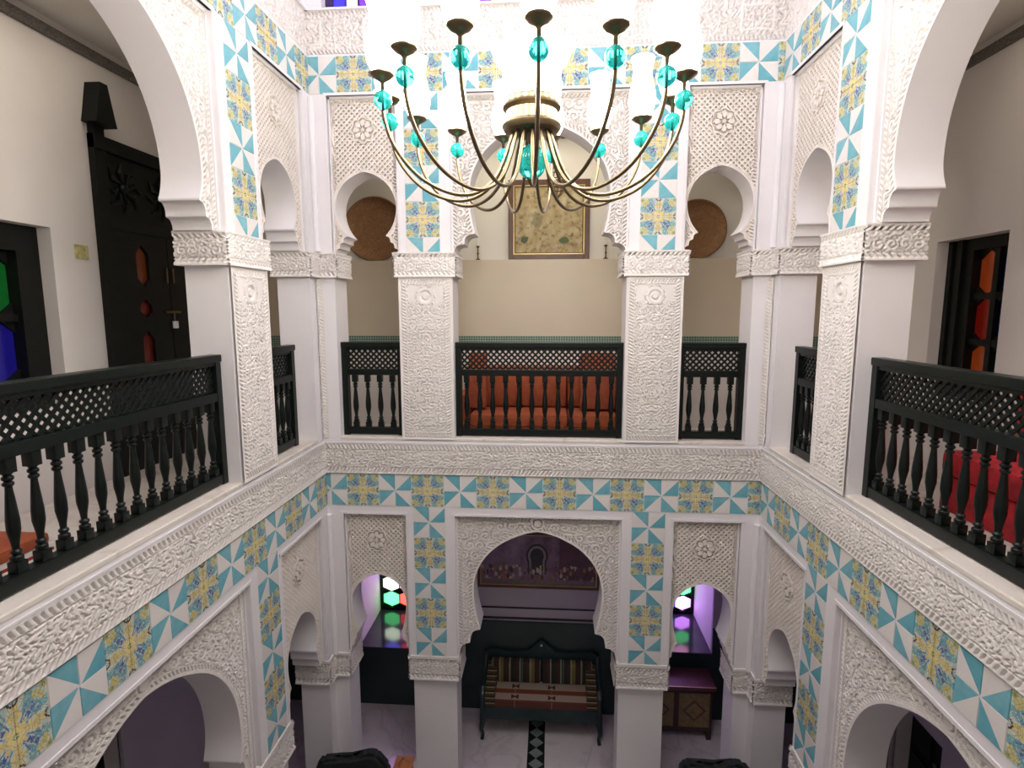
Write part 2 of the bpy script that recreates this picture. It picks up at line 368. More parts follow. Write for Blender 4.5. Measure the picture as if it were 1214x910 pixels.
def sebka(parent, uc, prof, H, ztop, zb, v0):
    """pierced diagonal net of flat bars in front of the recessed panel, with a petalled rosette"""
    P = np.array(prof); top = P[:, 1].max(); order = np.argsort(P[:, 1]); zs = P[order, 1]; xs = P[order, 0]
    rzc = top+(ztop-top)*0.56; rr = 0.112
    def ok(x, z):
        if abs(x) > H-0.046 or z > ztop-0.046 or z < zb: return False
        if z < top and abs(x) < np.interp(z, zs, xs)+0.026: return False
        if math.hypot(x, z-top) < 0.03: return False
        return math.hypot(x, z-rzc) > rr
    m = MB(); pit = 0.033; hw = 0.0066; diag = 0.5**0.5
    for sg in (1, -1):
        for k in range(-60, 61):
            # line: point p = c*nrm + t*dir, dir=(1,sg)/sqrt2, nrm=(-sg,1)/sqrt2
            c = k*pit; ox, oz = -sg*c*diag, c*diag+ztop-0.3
            t = -1.6; run = None
            while t <= 1.6:
                g = ok(ox+t*diag, oz+sg*t*diag)
                if g and run is None: run = t
                if (not g) and run is not None:
                    if t-run > 0.012:
                        a = (ox+run*diag, oz+sg*run*diag); b = (ox+t*diag, oz+sg*t*diag); nx, nz = -sg*hw*diag, hw*diag
                        d0 = v0-0.022-(0.001 if sg > 0 else 0)
                        m.prism([(uc+a[0]-nx, a[1]-nz), (uc+b[0]-nx, b[1]-nz), (uc+b[0]+nx, b[1]+nz), (uc+a[0]+nx, a[1]+nz)], 'y', d0, v0+0.001)
                    run = None
                t += 0.006
    o = m.build('lattice_net', MT['panelback'], parent); o['kind'] = 'stuff'
    r = MB()
    for k in range(8):
        a = PI/4*k; ca, sa = math.cos(a), math.sin(a)
        def q(l, w): return (uc+l*ca-w*sa, rzc+l*sa+w*ca)
        r.prism([q(0.026, 0), q(0.048, 0.019), q(0.070, 0.019), q(0.084, 0), q(0.070, -0.019), q(0.048, -0.019)], 'y', v0-0.034, v0+0.001)
        r.prism([q(0.090, -0.042), q(0.114, -0.015), q(0.114, 0.015), q(0.090, 0.042), q(0.085, 0.030), q(0.102, 0.010), q(0.102, -0.010), q(0.085, -0.030)], 'y', v0-0.030, v0+0.001)
    r.prism([(uc+0.015*math.cos(PI*k/6), rzc+0.015*math.sin(PI*k/6)) for k in range(12)], 'y', v0-0.038, v0+0.001)
    r.build('rosette', MT['panelback'], parent)

# ------------------------------------------------------------------ glazed tiles
TS = 0.15
_tc = {}
def tile_mesh(kind, rot, u0, u1, z0, z1, s):
    """quarter tile; u,z clip in 0..1 of the tile cell; rot picks the quadrant"""
    key = (kind, rot, round(u0, 2), round(u1, 2), round(z0, 2), round(z1, 2), round(s, 4))
    if key in _tc: return _tc[key]
    g = 0.012
    u0, u1, z0, z1 = max(u0, g), min(u1, 1-g), max(z0, g), min(z1, 1-g)
    th = 0.005
    co = [(u0, 0.001, z0), (u1, 0.001, z0), (u1, 0.001, z1), (u0, 0.001, z1)]; e = 0.012
    fr = [(u0+e, -th/s, z0+e), (u1-e, -th/s, z0+e), (u1-e, -th/s, z1-e), (u0+e, -th/s, z1-e)]
    V = [(a*s, b*s, c*s) for a, b, c in co+fr]
    F = [(4, 5, 6, 7), (0, 1, 5, 4), (1, 2, 6, 5), (2, 3, 7, 6), (3, 0, 4, 7)]
    me = bpy.data.meshes.new('tile'); me.from_pydata(V, [], F); uv = me.uv_layers.new(name='UVMap')
    def q(a, c):            # cell coords -> coords measured from the middle of the 2x2 group
        if kind == 'flower':
            return {0: (1-a, c), 1: (a, c), 2: (1-a, 1-c), 3: (a, 1-c)}[rot]     # 0 TL,1 TR,2 BL,3 BR
        # pinwheel: TL quadrant teal = upper right triangle; uv rotated so that teal is y > x ... of the base tile
        return {0: (1-a, c), 1: (c, a), 2: (1-c, 1-a), 3: (a, 1-c)}[rot]
    for l in me.loops:
        v = me.vertices[l.vertex_index].co; a, c = v.x/s, v.z/s
        if kind == 'flower': uv.data[l.index].uv = q(a, c)
        else:
            # teal where f>0 ; f per quadrant
            f = {0: a+c-1+0.0, 1: a-c, 2: c-a, 3: 1-a-c}[rot]
            # TL: triangle (0,1),(1,1),(1,0); TR: (0,0),(1,0),(1,1); BL: (0,1),(1,1),(0,0); BR: (0,1),(0,0),(1,0)
            uv.data[l.index].uv = (0.5-f*0.5, 0.5+f*0.5)
    me.materials.append(MT['pin'] if kind == 'pin' else MT['flower'])
    _tc[key] = me; return me
def put_group(kind, uc, zc, parent, clip, s=TS):
    """2x2 group centred at uc,zc clipped to (u0,u1,z0,z1)"""
    for rot, (du, dz) in enumerate(((-1, 0), (0, 0), (-1, -1), (0, -1))):
        x0 = uc+du*s; z0 = zc+dz*s
        a0 = max(0, (clip[0]-x0)/s); a1 = min(1, (clip[1]-x0)/s); c0 = max(0, (clip[2]-z0)/s); c1 = min(1, (clip[3]-z0)/s)
        if a1-a0 < 0.06 or c1-c0 < 0.06: continue
        o = link('tile', tile_mesh(kind, rot, a0, a1, c0, c1, s), parent); o.location = (x0, 0, z0)

# ------------------------------------------------------------------ one courtyard facade
TH = 0.31
LEV = 0.0
UF = 3.64    # upper frieze centre
def carved_box(name, parent, u0, u1, v0, v1, z0, z1, faces, fn, depth, res, mat, matbase=None):
    """solid with carved faces; faces in 'f' (front), 'l','r' (sides)"""
    e = depth*0.25
    b = MB().box(u0+e, u1-e, v0+e, v1, z0, z1); o = b.build(name, mat, parent)
    w = u1-u0; d = v1-v0; h = z1-z0
    if 'f' in faces: grid_mesh(name+'_relief', (u0, v0+e, z0), (1, 0, 0), (0, 0, 1), (0, -1, 0), w, h, res, fn, depth, o, mat)
    if 'l' in faces: grid_mesh(name+'_relief', (u0+e, v0, z0), (0, 1, 0), (0, 0, 1), (-1, 0, 0), d, h, res, fn, depth, o, mat)
    if 'r' in faces: grid_mesh(name+'_relief', (u1-e, v0, z0), (0, 1, 0), (0, 0, 1), (1, 0, 0), d, h, res, fn, depth, o, mat)
    return o
def cap_fn(h):
    def f(u, z):
        t = z/h
        x = scroll(u*1.0+3.3, z+0.02, 0.075)*0.9
        x = np.where(t < 0.24, 0.2, x); x = np.where(t < 0.21, rope(u, (t-0.07)/0.14, 0.04), x); x = np.where(t < 0.07, 1.2, x)
        x = np.where(t > 0.76, 0.2, x); x = np.where(t > 0.79, rope(-u, (t-0.79)/0.14, 0.04), x); x = np.where(t > 0.93, 1.2, x)
        return x
    return f
def pil_fn(w, h):
    def f(u, z):
        du = np.minimum(u, w-u); dz = np.minimum(z, h-z); d = np.minimum(du, dz)
        x = np.where(d > 0.1, filigree(np.abs(u-w/2), z, 0.082), scroll(u-w/2+3, z, 0.06))
        c = np.hypot(u-w/2, z-(h-0.17)); x = np.where(c < 0.075, np.where(c < 0.05, np.where(c < 0.028, 1.0, 0.2), 1.0), x)
        x = np.where((np.abs(u-w/2) > 0.055) & (d > 0.075) & (z > h-0.22) & (np.abs(u-w/2) < 0.16) & (c > 0.09), 0.75, x)
        x = np.where(d < 0.070, 1.0, x); x = np.where(d < 0.062, rope(np.where(du < dz, z, u), (d-0.026)/0.036, 0.028), x)
        x = np.where(d < 0.026, 0.35, x); x = np.where(d < 0.018, 1.0, x); return x
    return f
def corn_fn(h):
    def f(u, z):
        x = filigree(u, z, 0.078)
        for a, b_ in ((0.0, 0.05), (h-0.05, h)):
            x = np.where((z >= a-0.006) & (z <= b_+0.006), 0.2, x); x = np.where((z >= a) & (z <= b_), rope(u if a else -u, (z-a)/(b_-a), 0.036), x)
        return x
    return f
def star_fn(h):
    def f(u, z):
        x = filigree(u, z, 0.085)
        p = 0.62; cu = (u % p)-p/2; cz = z-h*0.5; r = np.hypot(cu, cz); th = np.arctan2(cz, cu)
        st = r*(1+0.20*np.cos(8*th)); x = np.where((st > 0.105) & (st < 0.125), 1.1, x); x = np.where((st > 0.125) & (st < 0.14), 0.0, x)
        bx = np.maximum(np.abs(np.abs(cu)-p/2)/1.35, np.abs(cz)); x = np.where((bx > 0.085) & (bx < 0.1) & (st > 0.14), 1.1, x)
        for a, b_ in ((0.0, 0.04), (h-0.04, h)):
            x = np.where((z >= a) & (z <= b_), rope(u, (z-a)/(b_-a), 0.034), x)
        return x
    return f
def facade(name, mat4, L, nar, pier, wide, pin_lo, pin_up, tu, strips, side):
    """nar=(u0,u1) narrow bay, pier=(u0,u1), wide=(u0,u1); mirrored about L/2"""
    root = empty(name); root.matrix_world = mat4; tag(root, kind='structure')
    R_ = 0.0065
    nar2 = (L-nar[1], L-nar[0]); pier2 = (L-pier[1], L-pier[0])
    # --- masonry: bands
    mb = MB()
    mb.box(0, L, 0, TH, -0.155, 0.18)                 # frieze band
    mb.box(0, L, 0, TH, 0.18, 0.42)
    mb.box(0, L, -0.006, TH, 0.42, 0.475)
    mb.box(0, L, 0, TH, UF-0.155, UF+0.17)
    mb.box(0, L, 0.02, TH, UF+0.17, 4.16)
    for z0, z1 in ((-0.235, -0.155), (UF-0.155-0.01, UF-0.155)): mb.box(0, L, 0, TH, z0, z1)
    mb.box(0, L, 0.004, TH, 0.475, 0.49)
    # strips of wall over the piers
    for zb, zt, cap in ((-1.64, -0.235, 0), (2.16, UF-0.165, 1)):
        e = 0.010
        for a, b_ in ((0, nar[0]-e*2), (nar[1]+e, wide[0]-e), (wide[1]+e, nar2[0]-e), (nar2[1]+2*e, L)):
            mb.box(a, b_, 0, TH, zb, zt)
    body = mb.build('masonry', MT['plaster'], root)
    # raised white fillets around the panels
    fl = MB()
    for zb, zt in ((-1.64, -0.235), (2.16, UF-0.165)):
        for a, b_ in (nar, wide, nar2):
            a, b_ = a-0.012, b_+0.012
            for x0, x1 in ((a-0.022, a), (b_, b_+0.022)): fl.box(x0, x1, -0.005, 0.02, zb, zt+0.022)
            fl.box(a-0.022, b_+0.022, -0.0055, 0.02, zt, zt+0.0225)
            for x0, x1 in ((a, a+0.016), (b_-0.016, b_)): fl.box(x0, x1, 0.035, 0.075, zb, zt)
            fl.box(a, b_, 0.035, 0.075, zt-0.016, zt)
    fl.build('panel_moulding', MT['plaster'], root)
    # --- cornice with carved band
    grid_mesh('carved_cornice', (0, 0.002, 0.165), (1, 0, 0), (0, 0, 1), (0, -1, 0), L, 0.275, 0.0048, corn_fn(0.275), 0.022, root, MT['carved'])
    MB().box(0.0, L, -0.010, 0.0, 0.445, 0.455).build('cornice_fillet', MT['plaster'], root)
    grid_mesh('carved_frieze', (0, 0.022, UF+0.165), (1, 0, 0), (0, 0, 1), (0, -1, 0), L, 0.345, 0.0062, star_fn(0.345), 0.022, root, MT['carved'])
    MB().box(0, L, -0.02, 0.05, 4.148, 4.165).build('cornice_fillet', MT['plaster'], root)
    # --- piers
    Zs, Ze = 0.49, 1.93
    for a, b_ in (pier, pier2):
        MB().box(a, b_, 0.0, TH-0.02, Zs-0.01, 1.96).build('pier', MT['plaster'], root)
        grid_mesh('carved_pier_face', (a+0.004, 0.001, Zs), (1, 0, 0), (0, 0, 1), (0, -1, 0), b_-a-0.008, 1.46, 0.0044, pil_fn(b_-a-0.008, 1.46), 0.020, root, MT['carved'])
        carved_box('capital', root, a-0.028, b_+0.028, -0.022, TH+0.02, 1.945, 2.16, 'flr', cap_fn(0.215), 0.018, R_, MT['carved'])
        a2, b2 = a+0.045, b_-0.02
        if a > L/2: a2, b2 = a+0.02, b_-0.045
        MB().box(a2, b2, 0.02, TH-0.03, -3.2, -1.87).build('pier', MT['plaster'], root)
        carved_box('capital', root, a2-0.03, b2+0.03, -0.018, TH+0.01, -1.875, -1.64, 'flr', cap_fn(0.235), 0.018, R_, MT['carved'])
    # corner piers (half each; the neighbouring facade brings the other half)
    for a, b_, fc in ((0, nar[0], 'fr'), (L-nar[0], L, 'fl')):
        MB().box(a, b_, 0.0, TH-0.02, Zs-0.01, 1.96).build('pier', MT['plaster'], root)
        a3, b3 = (a+0.0, a+0.05) if a == 0 else (b_-0.05, b_)
        grid_mesh('carved_pier_edge', (a3, 0.001, Zs), (1, 0, 0), (0, 0, 1), (0, -1, 0), 0.05, 1.46, 0.006, lambda u, z: np.where(np.minimum(u, 0.05-u) < 0.008, 1.0, np.minimum(rope(z, (u-0.008)/0.034, 0.03), 1)), 0.010, root, MT['carved'])
        aa, bb = (a-TH, b_+0.028) if a == 0 else (a-0.028, b_+TH)
        carved_box('capital', root, aa if a else a, bb if a == 0 else b_, -0.022, TH+0.02, 1.945, 2.16, fc, cap_fn(0.215), 0.018, R_, MT['carved'])
        MB().box(a, b_-0.02 if a == 0 else b_, 0.0, TH-0.03, -3.2, -1.87).build('pier', MT['plaster'], root) if a == 0 else MB().box(a+0.02, b_, 0.0, TH-0.03, -3.2, -1.87).build('pier', MT['plaster'], root)
        carved_box('capital', root, a, b_, -0.018, TH+0.01, -1.875, -1.64, fc, cap_fn(0.235), 0.018, R_, MT['carved'])
    # --- spandrels
    nc = (nar[0]+nar[1])/2; nh = (nar[1]-nar[0])/2+0.012; wc = L/2; wh = (wide[1]-wide[0])/2+0.012
    if not side:
        lo_n = arch_half(0.265, -1.14, -0.852, 0.212, -1.44, nh-0.014, -1.64, 3)
        up_n = arch_half(0.272, 2.55, 2.856, 0.175, 2.315, nh-0.014, 2.16, 3)
        lo_w = arch_half(0.605, -0.985, -0.39, 0.545, -1.36, wh-0.02, -1.64, 2)
        up_w = arch_half(0.605, 2.66, 3.24, 0.56, 2.335, wh-0.02, 2.16, 2)
    else:
        lo_n = arch_half(0.285, -1.27, -0.95, 0.25, -1.45, nh-0.08, -1.64, 2)
        up_n = arch_half(0.285, 2.52, 2.82, 0.235, 2.33, nh-0.08, 2.16, 2)
        lo_w = arch_half(0.83, -1.24, -0.375, 0.79, -1.45, wh-0.07, -1.64, 2)
        up_w = arch_half(0.83, 2.50, 3.385, 0.79, 2.335, wh-0.07, 2.16, 2)
    for c in (nc, L-nc):
        spandrel('lattice_panel', c, lo_n, nh, -0.235, -1.64, 0.07, TH, root, 'narrow', 0.0050)
        spandrel('lattice_panel', c, up_n, nh, UF-0.165, 2.16, 0.07, TH, root, 'narrow', 0.0050)
    spandrel('carved_spandrel', wc, lo_w, wh, -0.235, -1.64, 0.07, TH, root, 'wide', 0.0056)
    spandrel('carved_spandrel', wc, up_w, wh, UF-0.165, 2.16, 0.07, TH, root, 'wide', 0.0056)
    # --- tiles
    tr = root
    for zc, first in ((0, pin_lo), (UF, pin_up)):
        clip = (0.004, L-0.004, zc-0.152, zc+0.152); k = -1; s = tu/2
        while first+2*tu*k-tu < L+tu:
            put_group('pin', first+2*tu*k, zc, tr, clip, s); put_group('flower', first+2*tu*k+tu, zc, tr, clip, s); k += 1
    for ucs in strips:
        for zt, zb in ((-0.152, -1.635), (UF-0.152, 2.165)):
            zc = zt-0.15; k = 0
            while zc+0.15 > zb:
                put_group('pin' if k % 2 == 0 else 'flower', ucs, zc, tr, (ucs-0.15, ucs+0.15, zb, zt), 0.15)
                zc -= 0.30; k += 1
    # --- sills of the balcony openings
    for a, b_ in (nar, wide, nar2):
        o = MB().box(a-0.002, b_+0.002, 0.0, TH+0.02, 0.486, 0.503, 0.003).build('marble_sill', MT['marble'], root)
        MB().box(a-0.002, b_+0.002, -0.009, 0.012, 0.476, 0.500, 0.003).build('sill_nosing', MT['marble'], root)
    return root

ML, MR = -1.975, 1.975
matB = Matrix(((1, 0, 0, ML), (0, 1, 0, 0), (0, 0, 1, 0), (0, 0, 0, 1)))
LS = 4.72
matL = Matrix(((0, -1, 0, ML), (1, 0, 0, -LS), (0, 0, 1, 0), (0, 0, 0, 1)))
matR = Matrix(((0, 1, 0, MR), (-1, 0, 0, 0), (0, 0, 1, 0), (0, 0, 0, 1)))
facade('wall_courtyard_back', matB, 3.95, (0.16, 0.735), (0.735, 1.22), (1.22, 2.73), -1.93-ML, -1.88-ML, 0.304, (-1.009-ML, 1.005-ML), False)
facade('wall_courtyard_left', matL, LS, (0.16, 0.92), (0.92, 1.40), (1.40, 3.32), LS-0.386-0.6*7, LS-0.40-0.6*7, 0.30, (LS-1.135, 1.135), True)
facade('wall_courtyard_right', matR, LS, (0.16, 0.92), (0.92, 1.40), (1.40, 3.32), 0.188, 0.155, 0.30, (1.11, LS-1.11), True)
# corner blocks behind the facades
for sx in (-1, 1):
    o = MB().box(min(sx*1.975, sx*2.28), max(sx*1.975, sx*2.28), 0.0, TH-0.005, -3.2, 4.16).build('wall_corner_'+('left' if sx < 0 else 'right'), MT['plaster']); tag(o, kind='structure')
    o2 = MB().lathe((sx*1.955, -0.02, 0), [(0.026, -1.64), (0.026, -0.24)], 12).build('corner_moulding', MT['plaster'], o)
    o2 = MB().lathe((sx*1.955, -0.02, 0), [(0.026, 2.17), (0.026, 3.46)], 12).build('corner_moulding', MT['plaster'], o)

# ------------------------------------------------------------------ room shell
GB, GX = 1.4, 3.3
def struct(name, mb, mat): return tag(mb.build(name, mat), kind='structure')
fl = struct('floor', MB().box(-4.2, 4.2, -6.6, 2.6, -3.3, -3.2), MT['floor'])
# inlaid strip of diamonds on the ground floor
fb = MB().box(-0.115, 0.075, -4.7, 1.39, -3.2, -3.198).build('inlay_band', MT['black_marble'], fl)
dm = MB().prism([(-0.08, 0), (0, -0.075), (0.08, 0), (0, 0.075)], 'z', 0, 0.003).mesh('diamond_tile'); dm.materials.append(MT['grey_marble'])
for k in range(18):
    o = bpy.data.objects.new('diamond_tile', dm); COL.objects.link(o); o.parent = fb; o.location = (-0.02, 1.28-0.152*k, -3.1985)
up_f = MB(); up_f.box(-3.3, 3.3, TH-0.02, 1.4, -0.1, 0.35); up_f.box(-3.3, -2.27, -6.5, TH-0.02, -0.1, 0.35); up_f.box(2.27, 3.3, -6.5, TH-0.02, -0.1, 0.35); up_f.box(-2.27, 2.27, -6.5, -5.15, -0.1, 0.35)
struct('floor_upper', up_f, MT['marble'])
ce = MB(); ce.box(-3.3, 3.3, TH-0.02, 1.4, 3.62, 3.8); ce.box(-3.3, -2.27, -6.5, TH-0.02, 3.62, 3.8); ce.box(2.27, 3.3, -6.5, TH-0.02, 3.62, 3.8); ce.box(-2.27, 2.27, -6.5, -4.75, 3.62, 3.8)
struct('ceiling_gallery', ce, MT['room_upper'])
struct('ceiling', MB().box(-3.4, 3.4, -6.6, 1.5, 5.5, 5.6), MT['plaster'])
struct('wall_near', MB().box(-3.5, 3.5, -6.6, -6.5, -3.3, 5.5), MT['room_side'])
# clerestory over the courtyard
def wall_holes(name, axis, pos, th, a0, a1, z0, z1, holes, mat, kindtag=True):
    """wall slab with rectangular holes (a0,a1,z0,z1), built from boxes"""
    m = MB(); xs = sorted({a0, a1}|{h[0] for h in holes}|{h[1] for h in holes}); zs = sorted({z0, z1}|{h[2] for h in holes}|{h[3] for h in holes})
    for i in range(len(xs)-1):
        j = 0
        while j < len(zs)-1:
            def hol(jj): return any(h[0] <= xs[i]+1e-6 and h[1] >= xs[i+1]-1e-6 and h[2] <= zs[jj]+1e-6 and h[3] >= zs[jj+1]-1e-6 for h in holes)
            if hol(j): j += 1; continue
            k = j
            while k+1 < len(zs)-1 and not hol(k+1): k += 1
            if axis == 'y': m.box(xs[i], xs[i+1], min(pos, pos+th), max(pos, pos+th), zs[j], zs[k+1])
            else: m.box(min(pos, pos+th), max(pos, pos+th), xs[i], xs[i+1], zs[j], zs[k+1])
            j = k+1
    bmesh.ops.remove_doubles(m.bm, verts=m.bm.verts, dist=1e-5)
    o = m.build(name, mat); 
    if kindtag: tag(o, kind='structure')
    return o
CLW = [(-1.84, -1.385), (-0.72, -0.24), (0.24, 0.72), (1.385, 1.84)]
wall_holes('wall_clerestory_back', 'y', 0.02, TH-0.02, -2.28, 2.28, 4.16, 5.5, [(a, b, 4.165, 5.0) for a, b in CLW], MT['plaster'])
wall_holes('wall_clerestory_left', 'x', -1.995, -0.29, -4.72, 0.02, 4.16, 5.5, [(-1.3, -0.6, 4.165, 5.0)], MT['plaster'])
wall_holes('wall_clerestory_right', 'x', 1.995, 0.29, -4.72, 0.02, 4.16, 5.5, [(-1.3, -0.6, 4.165, 5.0)], MT['plaster'])

def stained_window(name, axis, pos, inward, a0, a1, z0, z1, cols, nx, nz, framemat, shape='hex', fw_=0.04, depth=0.05, bars=0.012):
    """window in plane axis=pos; panes of coloured glass each its own part"""
    root = empty(name); tag(root, kind='structure')
    def B(m, s0, s1, t0, t1, d0, d1, bev=0):
        p0, p1 = sorted((pos+inward*d0, pos+inward*d1))
        if axis == 'y': m.box(s0, s1, p0, p1, t0, t1, bev)
        else: m.box(p0, p1, s0, s1, t0, t1, bev)
    f = MB()
    for s0, s1, t0, t1 in ((a0, a0+fw_, z0, z1), (a1-fw_, a1, z0, z1), (a0+fw_, a1-fw_, z0, z0+fw_), (a0+fw_, a1-fw_, z1-fw_, z1)): B(f, s0, s1, t0, t1, 0, depth)
    f.build('window_frame', framemat, root)
    A0, A1, Z0, Z1 = a0+fw_, a1-fw_, z0+fw_, z1-fw_
    g = MB()
    for i in range(1, nx): s = A0+(A1-A0)*i/nx; B(g, s-bars/2, s+bars/2, Z0, Z1, 0.004, depth*0.7)
    for j in range(1, nz): t = Z0+(Z1-Z0)*j/nz; B(g, A0, A1, t-bars/2, t+bars/2, 0.006, depth*0.65)
    g.build('glazing_bars', framemat, root)
    for i in range(nx):
        for j in range(nz):
            s0 = A0+(A1-A0)*i/nx; s1 = A0+(A1-A0)*(i+1)/nx; t0 = Z0+(Z1-Z0)*j/nz; t1 = Z0+(Z1-Z0)*(j+1)/nz
            c = cols[(i+j*nx) % len(cols)]; m = MB(); w = s1-s0; h = t1-t0
            k = 0.30 if shape == 'hex' else 0.0
            poly = [(s0, t0), (s1, t0), (s1, t1), (s0, t1)]
            p0, p1 = sorted((pos+inward*0.008, pos+inward*0.014)); m.prism(poly, axis, p0, p1); m.build('pane', PANE[c], root)
            if k:      # wooden cut-corner fillets that make the pane pointed
                cm = MB(); q0, q1 = sorted((pos+inward*0.014, pos+inward*0.034)); kw, kh = w*0.5, h*0.22
                for tri in (((s0, t0), (s0+kw, t0), (s0, t0+kh)), ((s1, t0), (s1, t0+kh), (s1-kw, t0)), ((s0, t1), (s0, t1-kh), (s0+kw, t1)), ((s1, t1), (s1-kw, t1), (s1, t1-kh))): cm.prism(tri, axis, q0, q1)
                cm.build('corner_fillet', framemat, root)
    return root
vw = ['up_blue', 'up_pale', 'up_violet', 'up_amber', 'up_violet', 'up_blue', 'up_pale', 'up_violet', 'up_blue']
MT['violet_wood'] = plain('violet_painted_wood', (0.05, 0.02, 0.12), (0.03, 0.01, 0.08), 0.5)
for i, (a, b) in enumerate(CLW): stained_window('window_%d' % (i+1), 'y', 0.16, -1, a, b, 4.165, 5.0, vw[i:]+vw[:i], 3, 5, MT['violet_wood'] if i in (0, 3) else MT['brown'], None, 0.06)
stained_window('window_5', 'x', -2.13, 1, -1.3, -0.6, 4.165, 5.0, vw, 4, 5, MT['wood'], None)
stained_window('window_6', 'x', 2.13, -1, -1.3, -0.6, 4.165, 5.0, vw, 4, 5, MT['wood'], None)

# outer walls, upper storey
wb = wall_holes('wall_back', 'y', GB, 0.95, -3.3, 3.3, -3.2, 3.8, [(-2.21, -1.25, -2.45, -1.25), (1.15, 2.03, -2.36, -1.25)], MT['room_upper'])
wl = wall_holes('wall_left', 'x', -GX, -0.25, -6.5, 1.4, -3.2, 3.8, [(-2.35, -1.25, 1.0, 2.22), (-2.35, -1.12, -3.2, -1.2)], MT['room_side'])
wr = wall_holes('wall_right', 'x', GX, 0.25, -6.5, 1.4, -3.2, 3.8, [(-0.70, 0.04, 0.95, 2.21), (-0.64, -0.02, -3.2, -1.83), (-2.2, -1.2, -3.2, -1.6)], MT['room_side'])
# back wall: tan dado with ledge, mosaic band, pale lower wall
MB().box(-3.29, 3.29, 1.33, 1.41, 1.37, 2.21).build('tan_panel', MT['room_tan'], wb)
MB().box(-3.29, 3.29, 1.325, 1.41, 1.25, 1.37).build('mosaic_band', MT['mosaic'], wb)
MB().box(-3.29, 3.29, 1.33, 1.41, 0.35, 1.25).build('lower_panel', MT['room_side'], wb)
MB().box(-3.29, -3.22, -0.95, 1.33, 1.37, 2.21).build('tan_panel', MT['room_tan'], wl).hide_render = False
bpy.data.objects.remove(wl.children[-1])
# dark inlaid cornices
MB().box(-3.3, 3.3, 1.37, 1.41, 3.49, 3.56).build('inlaid_cornice', MT['strip_dark'], wb)
MB().box(-3.31, -3.27, -6.4, 1.38, 3.49, 3.56).build('inlaid_cornice', MT['strip_dark'], wl)
MB().box(3.27, 3.31, -6.4, 1.38, 3.49, 3.56).build('inlaid_cornice', MT['strip_dark'], wr)
# ground storey finish
lowf = wall_holes('lavender_render', 'y', 1.36, 0.045, -3.3, 3.3, -3.2, -0.1, [(-2.21, -1.25, -2.45, -1.25), (1.15, 2.03, -2.36, -1.25)], MT['room_low'], False); lowf.parent = wb
dd = wall_holes('green_dado', 'y', 1.33, 0.035, -3.3, 3.3, -3.2, -2.05, [(-2.21, -1.25, -2.45, -2.05), (1.15, 2.03, -2.36, -2.05)], MT['dado_green'], False); dd.parent = wb
MB().box(-1.2, 1.1, 1.335, 1.37, -2.015, -2.0).build('dado_line', MT['black_marble'], wb)
MB().box(-1.2, 1.1, 1.345, 1.37, -1.885, -1.87).build('dado_line', MT['black_marble'], wb)
lo2 = wall_holes('lavender_render', 'x', -3.27, -0.04, -6.4, 1.36, -3.2, -0.1, [(-2.35, -1.12, -3.2, -1.2)], MT['room_low'], False); lo2.parent = wl
lo3 = wall_holes('lavender_render', 'x', 3.27, 0.04, -6.4, 1.36, -3.2, -0.1, [(-0.64, -0.02, -3.2, -1.83), (-2.2, -1.2, -3.2, -1.6)], MT['room_low'], False); lo3.parent = wr
MB().box(-3.31, -3.26, 0.15, 1.34, -3.2, -2.05).build('green_dado', MT['dado_green'], wl)
MB().box(3.26, 3.31, 0.0, 1.34, -3.2, -2.05).build('green_dado', MT['dado_green'], wr)
# deep glossy window sills on the ground floor
MT['sill_gloss'] = plain('glossy_dark_sill', (0.05, 0.045, 0.06), (0.03, 0.03, 0.04), 0.12, scale=4)
for i, (a, b, z, cols) in enumerate(((-2.21, -1.25, -2.45, ['day_green', 'day_red', 'day_blue', 'day_violet', 'day_white', 'day_pink', 'day_green', 'day_violet', 'day_blue', 'day_red', 'day_violet', 'day_green', 'day_violet', 'day_amber', 'day_blue', 'day_red', 'day_violet', 'day_blue', 'day_red', 'day_green']), (1.15, 2.03, -2.36, ['day_green', 'day_violet', 'day_blue', 'day_violet', 'day_pink', 'day_blue', 'day_violet']))):
    MB().box(a, b, 1.335, 2.2, z-0.02, z+0.004).build('window_sill', MT['sill_gloss'], wb)
    stained_window('window_%d' % (7+i), 'y', 2.25, -1, a, b, z+0.004, -1.25, cols, 4, 5, MT['wood'], 'hex' if i == 0 else 'hex')
    bk = MB().box(a-0.1, b+0.1, 2.3, 2.34, z-0.1, -1.1).build('shutter_board', MT['wood_door'], wb)
